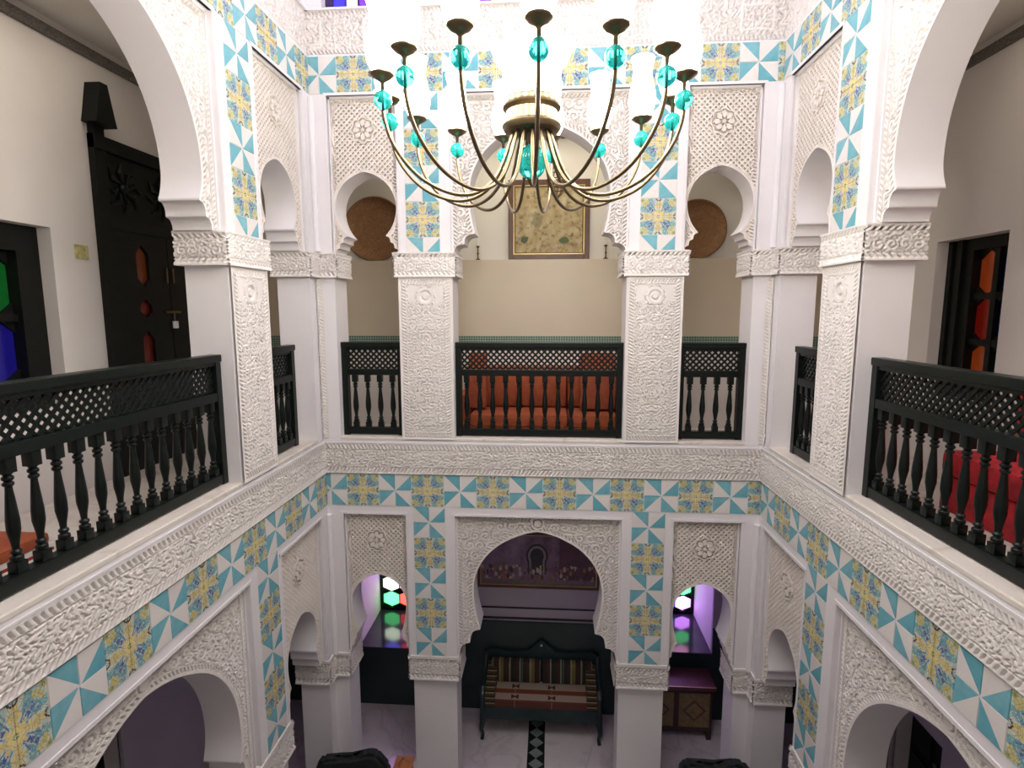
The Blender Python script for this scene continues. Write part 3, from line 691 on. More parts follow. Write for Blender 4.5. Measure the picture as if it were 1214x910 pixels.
# rooms behind side windows/doors: dark closing boards
# ------------------------------------------------------------------ side windows and doors
stained_window('window_9', 'x', -3.50, 1, -2.35, -1.25, 1.0, 2.22, ['dim_blue', 'green', 'blue', 'green', 'dim_blue', 'green', 'dim_red', 'green', 'blue', 'dim_green'], 3, 2, MT['wood_door'], 'hex', 0.17, 0.10, 0.05)
w10 = stained_window('window_10', 'x', 3.50, -1, -0.92, -0.12, 0.95, 2.21, ['dim_red', 'dim_green', 'orange', 'dim_red', 'dim_blue', 'red', 'dim_red', 'dim_blue', 'orange'], 3, 3, MT['wood_door'], 'hex', 0.09, 0.08, 0.05)
for k in range(3):
    MB().box(3.39+0.02*(k % 2), 3.50, -0.12+0.055*k, -0.125+0.055*(k+1), 0.95, 2.21, 0.004).build('side_stile', MT['wood_door'], w10)
for nm, x0, x1, y0, y1, z0, z1 in (('door_4', -3.52, -3.44, -2.35, -1.12, -3.2, -1.2), ('door_5', 3.44, 3.52, -0.64, -0.02, -3.2, -1.83), ('door_6', 3.44, 3.52, -2.2, -1.2, -3.2, -1.6)):
    r_ = empty(nm); tag(r_, kind='structure'); s = 1 if x0 < 0 else -1; fx = x1 if s > 0 else x0
    MB().box(x0, x1, y0, y1, z0, z1).build('door_leaf', MT['wood_door'], r_)
    p = MB(); w = (y1-y0)
    for k in range(2):
        for j in range(3):
            ya = y0+w*(0.08+0.47*k); za = z0+(z1-z0)*(0.06+0.32*j)
            p.box(min(fx, fx+s*0.015), max(fx, fx+s*0.015), ya, ya+w*0.37, za, za+(z1-z0)*0.26, 0.004)
    p.build('door_panel', MT['wood'], r_)
    MB().ball((fx+s*0.03, (y0+y1)/2-0.06, z0+1.0), 0.02).build('door_knob', MT['brass'], r_)
MT['dark_room'] = plain('dark_room', (0.02, 0.02, 0.022), None, 0.9)

# carved double door on the left gallery
d = empty('door_1', (-3.30, 0, 0.35)); tag(d, kind='structure')
Y0, Y1, ZT = -0.86, 0.60, 2.60
f = MB(); f.box(-0.02, 0.05, Y0, Y0+0.11, 0, ZT); f.box(-0.02, 0.05, Y1-0.11, Y1, 0, ZT); f.box(-0.02, 0.06, Y0, Y1, ZT-0.10, ZT); f.box(-0.02, 0.045, Y0+0.11, Y1-0.11, 1.93, 2.02, 0.005)
f.build('door_frame', MT['wood_door'], d)
MB().box(-0.02, 0.015, Y0+0.11, Y1-0.11, 2.02, ZT-0.1).build('transom_panel', MT['wood_door'], d)
tr = MB()
yc = (Y0+Y1)/2
for cy_ in (yc-0.44, yc, yc+0.44):
    for k in range(8):
        a = PI/4*k; tr.tube([(0.022, cy_+0.05*math.cos(a), 2.26+0.05*math.sin(a)), (0.03, cy_+0.12*math.cos(a+0.35), 2.26+0.12*math.sin(a+0.35)), (0.022, cy_+0.19*math.cos(a), 2.26+0.19*math.sin(a))], [0.008, 0.02, 0.006], 6)
    tr.ball((0.02, cy_, 2.26), 0.04)
autosmooth(tr.build('transom_carving', MT['wood'], d))
lw = (Y1-Y0-0.22)/2
for k in range(2):
    y0 = Y0+0.11+k*lw; leaf = empty('door_leaf', (0, y0, 0), parent=d)
    b = MB(); x0, x1 = -0.01, 0.03; pz = [(0.12, 0.62), (0.74, 1.18), (1.26, 1.80)]
    st = 0.10; pn = [(st+0.0, st+0.14), (lw-st-0.14, lw-st)]
    ym = [(lw/2-0.07, lw/2+0.07)]
    hol = [(y0+p0, y0+p1, z0, z1) for p0, p1 in ym for z0, z1 in ((0.72, 1.14), (1.50, 1.84))]
    hol += [(y0+p0, y0+p1, 1.25, 1.40) for p0, p1 in ym]
    lf = wall_holes('leaf_board', 'x', -0.01, 0.045, y0+0.004, y0+lw-0.004, 0.0, 1.93, hol, MT['wood_door'], False); lf.parent = leaf; lf.location = (0, -y0, 0)
    for (a, bb, z0, z1) in hol:
        m_ = MB(); m_.box(-0.006, 0.006, a-y0, bb-y0, z0, z1)
        m_.build('pane', PANE['dim_orange' if (k == 0 and z1 > 1.5) else ('dim_red' if k == 0 else 'red')], leaf)
        cf = MB(); w = bb-a; kh = 0.07 if z1-z0 > 0.3 else 0.05
        for t3 in (((a, z0), (a+w*0.5, z0), (a, z0+kh)), ((bb, z0), (bb, z0+kh), (bb-w*0.5, z0)), ((a, z1), (a, z1-kh), (a+w*0.5, z1)), ((bb, z1), (bb-w*0.5, z1), (bb, z1-kh))): cf.prism([(p[0]-y0, p[1]) for p in t3], 'x', 0.006, 0.034)
        cf.build('pane_fillet', MT['wood_door'], leaf)
    MB().box(0.035, 0.05, (0.03 if k else lw-0.05), (0.05 if k else lw-0.03), 1.55, 1.68).build('hinge', MT['brass'], leaf)
bl = MB(); ym_ = Y0+0.11+lw; bl.box(0.036, 0.055, ym_-0.10, ym_+0.10, 1.285, 1.305, 0.003); bl.tube([(0.06, ym_, 1.29), (0.06, ym_, 1.22)], 0.006); bl.build('door_bolt', MT['brass'], d)
MB().box(0.05, 0.075, ym_-0.025, ym_+0.025, 1.15, 1.215, 0.006).build('padlock', MT['white'], d)
# stepped wooden finials over the frame corners
for yy in (Y0+0.06, Y1-0.06):
    fi = MB(); fi.box(0.0, 0.05, yy-0.05, yy+0.05, ZT, ZT+0.07)
    fi.prism([(yy-0.10, ZT+0.07), (yy+0.10, ZT+0.07), (yy+0.085, ZT+0.13), (yy+0.035, ZT+0.36), (yy-0.035, ZT+0.36), (yy-0.085, ZT+0.13)], 'x', -0.0, 0.12)
    fi.build('finial', MT['wood_door'], d)
# square tile plaque beside the door
o = MB().box(-3.301, -3.288, -1.068, -0.958, 2.03, 2.13, 0.003).build('wall_tile', plain('yellow_tile', (0.62, 0.55, 0.25), (0.25, 0.25, 0.10), 0.3, scale=30))
tag(o, 'small yellow patterned tile on the white wall between dark door and coloured window', 'tile')

# ------------------------------------------------------------------ balustrades
def bal_mesh():
    m = MB(); z0, z1 = 0.575, 1.066
    m.box(-0.024, 0.024, -0.024, 0.024, z0, z0+0.05, 0.002); m.box(-0.024, 0.024, -0.024, 0.024, z1-0.065, z1, 0.002)
    pr = [(0.020, 0.05), (0.024, 0.056), (0.024, 0.07), (0.014, 0.078), (0.021, 0.088), (0.021, 0.094), (0.013, 0.102), (0.016, 0.13), (0.0255, 0.185), (0.025, 0.23), (0.019, 0.30), (0.014, 0.355), (0.013, 0.368), (0.021, 0.376), (0.021, 0.384), (0.013, 0.391), (0.022, 0.40), (0.022, 0.408), (0.014, 0.416), (0.022, 0.427)]
    m.lathe((0, 0, z0), pr, 12); me = m.mesh('baluster'); me.materials.append(MT['wood'])
    for p in me.polygons: p.use_smooth = True
    me.set_sharp_from_angle(angle=0.7); return me
BAL = bal_mesh()
def balustrade(p0, p1, n, label, group=None):
    """from p0 to p1 (x,y)"""
    p0 = Vector((*p0, 0)); p1 = Vector((*p1, 0)); L = (p1-p0).length; ang = math.atan2(p1.y-p0.y, p1.x-p0.x)
    r = empty('balustrade', p0, ang); tag(r, label, 'balustrade', group)
    t = 0.032; zl0, zl1 = 1.122, 1.312
    MB().box(-0.012, L+0.012, -0.042, 0.042, 1.322, 1.37, 0.006).build('top_rail', MT['wood'], r)
    MB().box(0.055, L-0.055, -0.028, 0.028, 1.300, 1.322).build('upper_fillet', MT['wood'], r)
    MB().box(0.055, L-0.055, -t, t, 1.066, 1.122, 0.004).build('middle_rail', MT['wood'], r)
    MB().box(0.055, L-0.055, -t, t, 0.513, 0.575, 0.004).build('bottom_rail', MT['wood'], r)
    for x in (0, L-0.055): MB().box(x, x+0.055, -0.036, 0.036, 0.503, 1.324, 0.003).build('post', MT['wood'], r)
    la = MB(); pitch = 0.054; x0, x1 = 0.055, L-0.055; h = zl1-zl0; wbar = 0.0085; W_ = x1-x0
    for sgn in (1, -1):
        k = -int(h/pitch)-1
        while k*pitch < W_+h:
            # line: x = c + sgn*(z) , z in 0..h
            c = k*pitch+(0 if sgn > 0 else 0)
            za, zb = 0.0, h
            xa, xb = (c, c+h) if sgn > 0 else (c, c-h)
            # clip x to 0..W_
            def zat(x): return (x-c)*sgn
            lo, hi = sorted((zat(0), zat(W_))); za = max(0, lo); zb = min(h, hi)
            if zb-za > 0.012:
                A = (x0+c+sgn*za, zl0+za); B_ = (x0+c+sgn*zb, zl0+zb); nx, nz = -sgn*wbar*0.7, wbar*0.7
                d0, d1 = (-0.008, 0.001) if sgn > 0 else (-0.001, 0.008)
                la.prism([(A[0]-nx, A[1]-nz), (B_[0]-nx, B_[1]-nz), (B_[0]+nx, B_[1]+nz), (A[0]+nx, A[1]+nz)], 'y', d0, d1)
            k += 1
    o = la.build('lattice', MT['wood'], r); tag(o, kind='stuff')
    for k in range(n):
        b = bpy.data.objects.new('baluster', BAL); COL.objects.link(b); b.parent = r; b.location = (0.055+(L-0.11)*(k+0.5)/n if n < 8 else 0.10+(L-0.20)*k/(n-1), 0, 0)
    return r
yb = 0.115; xs_ = 2.10
balustrade((-1.818, yb), (-1.237, yb), 4, 'short dark balustrade on the far side, left of the orange sofa', 'balcony balustrades')
balustrade((-0.758, yb), (0.758, yb), 12, 'dark balustrade with twelve balusters in front of the orange sofa', 'balcony balustrades')
balustrade((1.237, yb), (1.818, yb), 4, 'short dark balustrade on the far side, right of the orange sofa', 'balcony balustrades')
balustrade((-xs_, -3.318), (-xs_, -1.402), 16, 'long dark balustrade on the left side in front of the carved door', 'balcony balustrades')
balustrade((-xs_, -0.918), (-xs_, -0.33), 5, 'short dark balustrade on the left side, between pier and far corner', 'balcony balustrades')
balustrade((xs_, -1.402), (xs_, -3.318), 16, 'long dark balustrade on the right side in front of red seating', 'balcony balustrades')
balustrade((xs_, -0.33), (xs_, -0.918), 5, 'short dark balustrade on the right side, between pier and far corner', 'balcony balustrades')

# ------------------------------------------------------------------ chandelier
CH = (0.02, -2.40)
ch = empty('chandelier', (CH[0], CH[1], 2.10)); tag(ch, 'large brass chandelier with white glass shades and turquoise glass balls hanging in the courtyard', 'chandelier')
def zz(z): return z-2.10
dr = MB().lathe((0, 0, 0), [(0.085, zz(2.415)), (0.118, zz(2.42)), (0.128, zz(2.435)), (0.128, zz(2.445)), (0.112, zz(2.455)), (0.110, zz(2.50)), (0.126, zz(2.512)), (0.132, zz(2.53)), (0.128, zz(2.545)), (0.06, zz(2.55))], 40)
autosmooth(dr.build('drum', MT['brass'], ch))
autosmooth(MB().lathe((0, 0, 0), [(0.010, zz(2.36)), (0.02, zz(2.39)), (0.02, zz(2.43)), (0.006, zz(2.44))], 16).build('stem_collar', MT['brass'], ch))
autosmooth(MB().ball((0, 0, zz(2.295)), 0.064, sz=1.15, n=28).build('centre_ball', MT['teal_glass'], ch))
autosmooth(MB().lathe((0, 0, 0), [(0.004, zz(2.195)), (0.014, zz(2.205)), (0.02, zz(2.222)), (0.006, zz(2.23))], 16).build('bottom_finial', MT['brass'], ch))
autosmooth(MB().lathe((0, 0, 0), [(0.011, zz(2.5)), (0.011, zz(5.35))], 12).build('hanging_rod', MT['brass'], ch))
autosmooth(MB().lathe((0, 0, 0), [(0.02, zz(5.3)), (0.07, zz(5.42)), (0.09, zz(5.5))], 24).build('ceiling_rose', MT['brass'], ch))
# petalled glass bowl
n = 48; prof = [(0.10, 2.55), (0.115, 2.60), (0.118, 2.66), (0.135, 2.71), (0.165, 2.755)]
V = []; 
for j, (r, z) in enumerate(prof):
    for i in range(n):
        a = 2*PI*i/n; t = j/(len(prof)-1); pk = (abs(((i*12/n) % 1)-0.5)*2)
        rr = r*(1+0.22*t*(pk-0.3)); z_ = z+0.05*t*t*(pk-0.5)*2
        V.append((rr*math.cos(a), rr*math.sin(a), zz(z_)))
Q = [(j*n+i, j*n+(i+1) % n, (j+1)*n+(i+1) % n, (j+1)*n+i) for j in range(len(prof)-1) for i in range(n)]
bw = link('glass_bowl', np_mesh('glass_bowl', V, Q), ch, MT['bowl'], True)
so = bw.modifiers.new('s', 'SOLIDIFY'); so.thickness = 0.005
apts = [(0.075, 2.43), (0.098, 2.37), (0.122, 2.30), (0.158, 2.225), (0.21, 2.172), (0.27, 2.145), (0.335, 2.140), (0.41, 2.158), (0.485, 2.197), (0.55, 2.258), (0.598, 2.33), (0.622, 2.40), (0.628, 2.445)]
def catmull(P, k=4):
    out = []
    for i in range(len(P)-1):
        p0, p1, p2, p3 = P[max(i-1, 0)], P[i], P[i+1], P[min(i+2, len(P)-1)]
        for j in range(k):
            t = j/k; out.append(tuple(0.5*((2*b)+(c-a)*t+(2*a-5*b+4*c-d_)*t*t+(-a+3*b-3*c+d_)*t**3) for a, b, c, d_ in zip(p0, p1, p2, p3)))
    out.append(P[-1]); return out
am = MB().tube([(r, 0, zz(z)) for r, z in catmull(apts)], 0.0078, 8).mesh('arm'); am.materials.append(MT['brass'])
for p in am.polygons: p.use_smooth = True
bm_ = MB().ball((0, 0, 0), 0.036, n=24).mesh('glass_ball'); bm_.materials.append(MT['teal_glass'])
cm_ = MB().lathe((0, 0, 0), [(0.007, -0.055), (0.008, -0.02), (0.014, -0.012), (0.03, -0.004), (0.046, 0.008), (0.050, 0.014), (0.044, 0.018), (0.02, 0.018)], 24).mesh('cup'); cm_.materials.append(MT['brass'])
sprof = [(0.030, 0.016), (0.044, 0.03), (0.058, 0.06), (0.064, 0.095), (0.060, 0.135), (0.050, 0.175), (0.044, 0.21), (0.046, 0.245), (0.056, 0.285)]
sv = []; ns = 24
for j, (r, z) in enumerate(catmull(sprof, 2)):
    for i in range(ns): a = 2*PI*i/ns; sv.append((r*math.cos(a), r*math.sin(a), z))
nr = len(sv)//ns; sq = [(j*ns+i, j*ns+(i+1) % ns, (j+1)*ns+(i+1) % ns, (j+1)*ns+i) for j in range(nr-1) for i in range(ns)]
sm_ = np_mesh('lamp_shade', sv, sq); sm_.materials.append(MT['shade'])
rd_ = MB().lathe((0, 0, 0), [(0.005, -0.05), (0.005, 0.075)], 8).mesh('stem'); rd_.materials.append(MT['brass'])
for me in (bm_, cm_, sm_, rd_):
    for p in me.polygons: p.use_smooth = True
for k in range(15):
    a = -PI/2+math.radians(4+24*k)
    A = bpy.data.objects.new('arm', am); COL.objects.link(A); A.parent = ch; A.rotation_euler = (0, 0, a)
    for nm, me, z in (('glass_ball', bm_, 2.483), ('cup', cm_, 2.565), ('lamp_shade', sm_, 2.565), ('ball_stem', rd_, 2.483)):
        o = bpy.data.objects.new(nm, me); COL.objects.link(o); o.parent = A; o.location = (0.628, 0, zz(z))

# ------------------------------------------------------------------ upper gallery furnishings
# framed picture
def picture_mat(name, kind):
    m, t, b = new_mat(name, 0.6); x, y = uvxy(t)
    if kind == 'tapestry':
        n = noise(t, 9, 4); n2 = noise(t, 22, 3); n3 = noise(t, 4, 2)
        c = mix(t, (n-0.35)*3, (0.36, 0.27, 0.13), (0.52, 0.43, 0.25))
        c = mix(t, (n2-0.52)*6, c, (0.19, 0.15, 0.07)); c = mix(t, (n3-0.58)*8, c, (0.60, 0.55, 0.36))
        e = (((x-0.15)*(x-0.15)+(y-0.22)*(y-0.22)).sqrt()+(n2-0.5)*0.1).lt(0.05); c = mix(t, e, c, (0.08, 0.11, 0.05))
        e = ((((x-0.72)*(x-0.72))*0.5+(y-0.20)*(y-0.20)).sqrt()+(n2-0.5)*0.1).lt(0.05); c = mix(t, e, c, (0.08, 0.12, 0.05))
        e = (((x-0.34)*(x-0.34)*3+(y-0.5)*(y-0.5)).sqrt()+(n2-0.5)*0.2).lt(0.12); c = mix(t, e*0.6, c, (0.14, 0.13, 0.07))
        e = (x.min(1-x)).min(y.min(1-y)).lt(0.03); c = mix(t, e, c, (0.10, 0.05, 0.02))
    else:   # crowd in front of a horseshoe gate
        n = noise(t, 7, 4); n2 = noise(t, 40, 2); n3 = noise(t, 3, 2)
        c = mix(t, (n-0.35)*2.5, (0.16, 0.10, 0.14), (0.34, 0.24, 0.32))
        c = mix(t, (n3-0.45)*4*(x.lt(0.4)), c, (0.42, 0.32, 0.42))
        c = mix(t, x.gt(0.68), c, mix(t, n, (0.06, 0.035, 0.05), (0.22, 0.10, 0.13)))
        for rr, col in ((0.24, (0.05, 0.04, 0.05)), (0.20, (0.30, 0.27, 0.27)), (0.15, (0.04, 0.045, 0.05))):
            dd_ = (((x-0.49)*2.6)*((x-0.49)*2.6)+(y-0.58)*(y-0.58)).sqrt().lt(rr)
            leg = ((x-0.49).abs()*2.6).lt(rr*0.85)*(y.lt(0.58))*(y.gt(0.22)); c = mix(t, dd_.max(leg), c, col)
        vx = t.nodes.new('ShaderNodeTexVoronoi'); vx.inputs['Scale'].default_value = 1
        cb = t.nodes.new('ShaderNodeCombineXYZ'); t.links.new((x*34).k, cb.inputs[0]); t.links.new((y*9).k, cb.inputs[1]); t.links.new(cb.outputs[0], vx.inputs['Vector'])
        dist = X(t, vx.outputs['Distance']); cs = t.nodes.new('ShaderNodeSeparateColor'); t.links.new(vx.outputs['Color'], cs.inputs[0]); rn = X(t, cs.outputs[0])
        fg = mix(t, rn.gt(0.35), (0.10, 0.06, 0.05), mix(t, rn.gt(0.6), (0.40, 0.18, 0.07), mix(t, rn.gt(0.8), (0.55, 0.46, 0.40), (0.60, 0.50, 0.30))))
        band = (y.gt(0.10))*((y+(n-0.5)*0.2).lt(0.40))*(dist.lt(0.48)); c = mix(t, band, c, fg)
        c = mix(t, y.lt(0.12), c, (0.22, 0.17, 0.17)); c = mix(t, (n2-0.5)*2, c, (0.10, 0.07, 0.08))
    setc(t, b, c); return m
def quad_uv(name, pts, mat, parent):
    me = bpy.data.meshes.new(name); me.from_pydata(pts, [], [(0, 1, 2, 3)]); uv = me.uv_layers.new(name='UVMap')
    for i, q in enumerate(((0, 0), (1, 0), (1, 1), (0, 1))): uv.data[i].uv = q
    return link(name, me, parent, mat)
def picture(name, label, x0, x1, z0, z1, y, fw_, fm, pm, gilt=True):
    r = empty(name, ((x0+x1)/2, y, z0)); tag(r, label, 'picture'); w = (x1-x0)/2; h = z1-z0
    f = MB()
    for a, b, c, d_ in ((-w, -w+fw_, 0, h), (w-fw_, w, 0, h), (-w+fw_, w-fw_, 0, fw_), (-w+fw_, w-fw_, h-fw_, h)): f.box(a, b, -0.035, 0, c, d_, 0.004)
    f.build('picture_frame', fm, r)
    if gilt:
        g = MB(); i = fw_; j = fw_+0.012
        for a, b, c, d_ in ((-w+i, -w+j, i, h-i), (w-j, w-i, i, h-i), (-w+j, w-j, i, j), (-w+j, w-j, h-j, h-i)): g.box(a, b, -0.028, -0.005, c, d_)
        g.build('gilt_slip', MT['gold'], r)
    MB().box(-w+0.01, w-0.01, -0.012, 0, 0.01, h-0.01).build('backing', MT['brown'], r)
    quad_uv('canvas', [(-w+fw_, -0.0135, fw_), (w-fw_, -0.0135, fw_), (w-fw_, -0.0135, h-fw_), (-w+fw_, -0.0135, h-fw_)], pm, r); return r
picture('framed_tapestry', 'square faded olive tapestry in brown frame on the upper gallery wall', -0.366, 0.522, 2.212, 3.06, 1.392, 0.055, MT['brown'], picture_mat('tapestry_print', 'tapestry'))
picture('framed_painting', 'wide dark painting of a crowd at a gate on the ground floor wall', -0.74, 0.70, -1.61, -0.92, 1.352, 0.03, MT['brown'], picture_mat('crowd_painting', 'crowd'), True)
# woven discs
def weave():
    m, t, b = new_mat('woven_straw', 0.8); x, y = uvxy(t); r = (x*x+y*y).sqrt(); th = y.atan2(x)
    n = noise(t, 60, 2); ring = (r*140).sin(); sp_ = (th*40+r*30).sin()
    c = mix(t, (n*0.6+ring*0.25+sp_*0.15+0.1), (0.20, 0.095, 0.04), (0.36, 0.19, 0.09))
    q_ = ((th*9).sin()*0.12+r*3.2).frac(); c = mix(t, (q_.lt(0.22))*0.25, c, (0.14, 0.07, 0.03)); c = mix(t, (noise(t, 26, 3)-0.5)*3, c, (0.36, 0.20, 0.09)); setc(t, b, c); bump(t, b, ring*sp_, 0.5, 0.004); return m
MT['weave'] = weave()
def disc(label, x, r, z):
    e = empty('woven_tray', (x, 1.375, z-r)); tag(e, label, 'tray')
    V = []; n = 48; pr = [(0.001, 0.0), (r*0.5, -0.004), (r*0.93, 0.0), (r*0.97, -0.022), (r, -0.02), (r, 0.01)]; UVs = []
    for rr, d_ in pr:
        for i in range(n): a = 2*PI*i/n; V.append((rr*math.cos(a), d_-0.012, r+rr*math.sin(a))); UVs.append((rr/r*math.cos(a), rr/r*math.sin(a)))
    Q = [(j*n+i, j*n+(i+1) % n, (j+1)*n+(i+1) % n, (j+1)*n+i) for j in range(len(pr)-1) for i in range(n)]
    me = np_mesh('woven_face', V, Q); uv = me.uv_layers.new(name='UVMap')
    for l in me.loops: uv.data[l.index].uv = UVs[l.vertex_index]
    link('woven_face', me, e, MT['weave'], True)
    MB().tube([(r*0.985*math.cos(2*PI*i/48), -0.032, r+r*0.985*math.sin(2*PI*i/48)) for i in range(49)], 0.012, 8).build('rim', MT['weave'], e, True)
disc('large round woven brown tray seen through the left narrow arch, upper gallery', -1.86, 0.345, 2.558)
disc('round woven brown tray seen through the right narrow arch, upper gallery', 1.665, 0.305, 2.518)
# candlesticks on the ledge
for x, lb in ((-0.705, 'small brass candlestick on the gallery ledge left of the framed tapestry'), (0.70, 'small brass candlestick on the gallery ledge right of the framed tapestry')):
    e = empty('candlestick', (x, 1.362, 2.21)); tag(e, lb, 'candlestick')
    autosmooth(MB().lathe((0, 0, 0), [(0.026, 0), (0.026, 0.008), (0.008, 0.02), (0.006, 0.06), (0.014, 0.07), (0.006, 0.08), (0.006, 0.13), (0.016, 0.14), (0.02, 0.15), (0.008, 0.155)], 14).build('candle_holder', MT['iron'], e))
    MB().lathe((0, 0, 0), [(0.008, 0.15), (0.008, 0.23), (0.002, 0.236)], 10).build('candle', MT['white'], e)
# iron lantern hanging in the back gallery
ln = empty('hanging_lantern', (0.155, 0.72, 2.72)); tag(ln, 'brown wrought iron lantern hanging in the back gallery behind the chandelier', 'lantern')
cg = MB()
for k in range(8):
    a = 2*PI*k/8; cg.tube([((0.02+0.075*math.sin(PI*t/10)**0.7)*math.cos(a+0.08*t), (0.02+0.075*math.sin(PI*t/10)**0.7)*math.sin(a+0.08*t), 0.03+0.032*t) for t in range(11)], 0.005, 6)
for z, r in ((0.1, 0.085), (0.19, 0.096), (0.28, 0.085)): cg.tube([(r*math.cos(2*PI*i/20), r*math.sin(2*PI*i/20), z) for i in range(21)], 0.005, 6)
cg.build('iron_cage', MT['iron'], ln); MB().ball((0, 0, 0.02), 0.022, sz=1.3).build('finial', MT['iron'], ln)
MB().lathe((0, 0, 0), [(0.05, 0.35), (0.055, 0.36), (0.02, 0.40), (0.01, 0.44)], 14).build('crown', MT['iron'], ln)
c_ = MB()
for k in range(11): c_.tube([(0.008*math.cos(2*PI*i/8)*(1 if k % 2 else 0.2), 0.008*math.cos(2*PI*i/8)*(0.2 if k % 2 else 1), 0.455+0.043*k+0.024*math.sin(2*PI*i/8)) for i in range(9)], 0.0028, 5)
c_.build('chain', MT['iron'], ln)
# orange sofa in the back gallery
def cushion(mb, x0, x1, y0, y1, z0, z1, b=0.04): mb.box(x0, x1, y0, y1, z0, z1, b); return mb
sf = empty('sofa', (0.04, 0.95, 0.35)); tag(sf, 'terracotta orange upholstered sofa behind the middle balustrade of the back gallery', 'sofa')
autosmooth(MB().box(-0.88, 0.86, -0.30, 0.35, 0.05, 0.13, 0.01).build('sofa_base', MT['orange'], sf))
for x in (-0.82, 0.80):
    for y in (-0.26, 0.30): MB().lathe((x, y, 0), [(0.02, 0), (0.03, 0.06)], 10).build('leg', MT['brown'], sf)
for k in range(3): autosmooth(MB().box(-0.75+0.50*k, -0.25+0.50*k-0.006, -0.32, 0.16, 0.13, 0.26, 0.035).build('seat_cushion', MT['orange'], sf))
autosmooth(MB().box(-0.88, 0.86, 0.24, 0.37, 0.13, 0.69, 0.03).build('backrest', MT['orange'], sf))
for k in range(3): autosmooth(MB().box(-0.75+0.50*k, -0.25+0.50*k-0.006, 0.10, 0.26, 0.265, 0.70, 0.05).build('back_cushion', MT['orange'], sf))
for x in (-0.88, 0.76): autosmooth(MB().box(x, x+0.11, -0.31, 0.25, 0.13, 0.46, 0.04).build('armrest', MT['orange'], sf))
MT['red_orange'] = plain('dark_orange_velvet', (0.40, 0.10, 0.04), (0.25, 0.05, 0.02), 0.8, scale=10, bmp=0.3)
for x, hw_, lb in ((-0.66, 0.10, 'dark orange cushion standing at the left end of the orange sofa'), (0.60, 0.19, 'dark orange cushion standing at the right end of the orange sofa')):
    o = MB().box(-hw_, hw_, -0.06, 0.06, -0.3, 0.3, 0.055).build('cushion', MT['red_orange']); autosmooth(o); o.location = (x, 0.925, 0.35+0.262+0.305); o.rotation_euler = (-0.14, 0.0, 0.0); tag(o, lb, 'cushion', 'cushions on the orange sofa')
# red seating on the right gallery
rs = empty('banquette', (2.98, -1.9, 0.35)); tag(rs, 'crimson red banquette along the wall behind the long right balustrade', 'sofa')
autosmooth(MB().box(-0.28, 0.28, -1.2, 0.75, 0.0, 0.24, 0.02).build('banquette_base', MT['red'], rs))
for k in range(3): autosmooth(MB().box(-0.30, 0.14, -1.2+0.65*k, -0.56+0.65*k, 0.24, 0.40, 0.04).build('seat_cushion', MT['red'], rs))
for k in range(3): autosmooth(MB().box(0.12, 0.29, -1.2+0.65*k, -0.56+0.65*k, 0.36, 0.82, 0.05).build('back_cushion', MT['red'], rs))
# low orange bench on the left gallery
ob = empty('ottoman', (-2.74, -2.62, 0.35)); tag(ob, 'low orange ottoman with red and white edge behind the long left balustrade', 'ottoman')
autosmooth(MB().box(-0.22, 0.22, -0.35, 0.35, 0.02, 0.07, 0.015).build('ottoman_base', MT['red'], ob)); autosmooth(MB().box(-0.21, 0.21, -0.34, 0.34, 0.085, 0.15, 0.025).build('seat_pad', MT['orange'], ob)); MB().box(-0.222, 0.222, -0.352, 0.352, 0.068, 0.086).build('piping', MT['white'], ob)
for x in (-0.2, 0.2):
    for y in (-0.3, 0.3): MB().box(x-0.02, x+0.02, y-0.02, y+0.02, 0, 0.03).build('foot', MT['brown'], ob)

# ------------------------------------------------------------------ ground floor furnishings
def stripe_mat(name, kind):
    m, t, b = new_mat(name, 0.9); x, y, z = objxyz(t)
    if kind == 'v':
        f = (x*8.3).frac(); s = (x*8.3*0.27).frac()
        c = mix(t, f.gt(0.30), (0.010, 0.018, 0.016), (0.03, 0.016, 0.012)); c = mix(t, (f.gt(0.55))*(f.lt(0.75)), c, (0.05, 0.018, 0.012))
        c = mix(t, f.gt(0.86), c, (0.26, 0.24, 0.16)); c = mix(t, (f.gt(0.10))*(f.lt(0.22))*(s.gt(0.4)), c, (0.06, 0.13, 0.14)); c = mix(t, (s.gt(0.7))*(f.lt(0.35)), c, (0.14, 0.12, 0.03))
    elif kind == 'seat':
        yy = (y+0.23)/0.39                       # 0 front .. 0.82 at the back cushion
        c = mix(t, ((yy.gt(0.08))*(yy.lt(0.36))).max(yy.gt(0.55)), (0.17, 0.04, 0.015), (0.34, 0.27, 0.21))
        c = mix(t, yy.lt(0.05), c, (0.10, 0.03, 0.02))
        c = mix(t, (((x+0.085)/0.42).frac()-0.5).abs().lt(0.006), c, (0.28, 0.22, 0.17))
        fx = ((x+0.505)/0.42).frac()-0.5; bow = (fx.abs()*0.42)
        for yc_ in (0.22, 0.68):
            e = ((yy-yc_).abs()*0.39).lt(bow*0.9+0.006)*(bow.lt(0.042))*(x.lt(0.3)); c = mix(t, e, c, (0.06, 0.015, 0.015))
    else:
        f = ((z+y*0.6)*16).frac(); c = mix(t, f.gt(0.35), (0.015, 0.015, 0.012), (0.07, 0.035, 0.012)); c = mix(t, f.gt(0.8), c, (0.26, 0.22, 0.10))
    setc(t, b, c); bump(t, b, noise(t, 150, 2), 0.3, 0.003); return m
so_ = empty('settee', (0.025, 1.08, -3.2)); tag(so_, 'dark green wooden settee with striped kilim cushions on the ground floor', 'sofa')
w = 0.66
NW = MT['navy_wood']
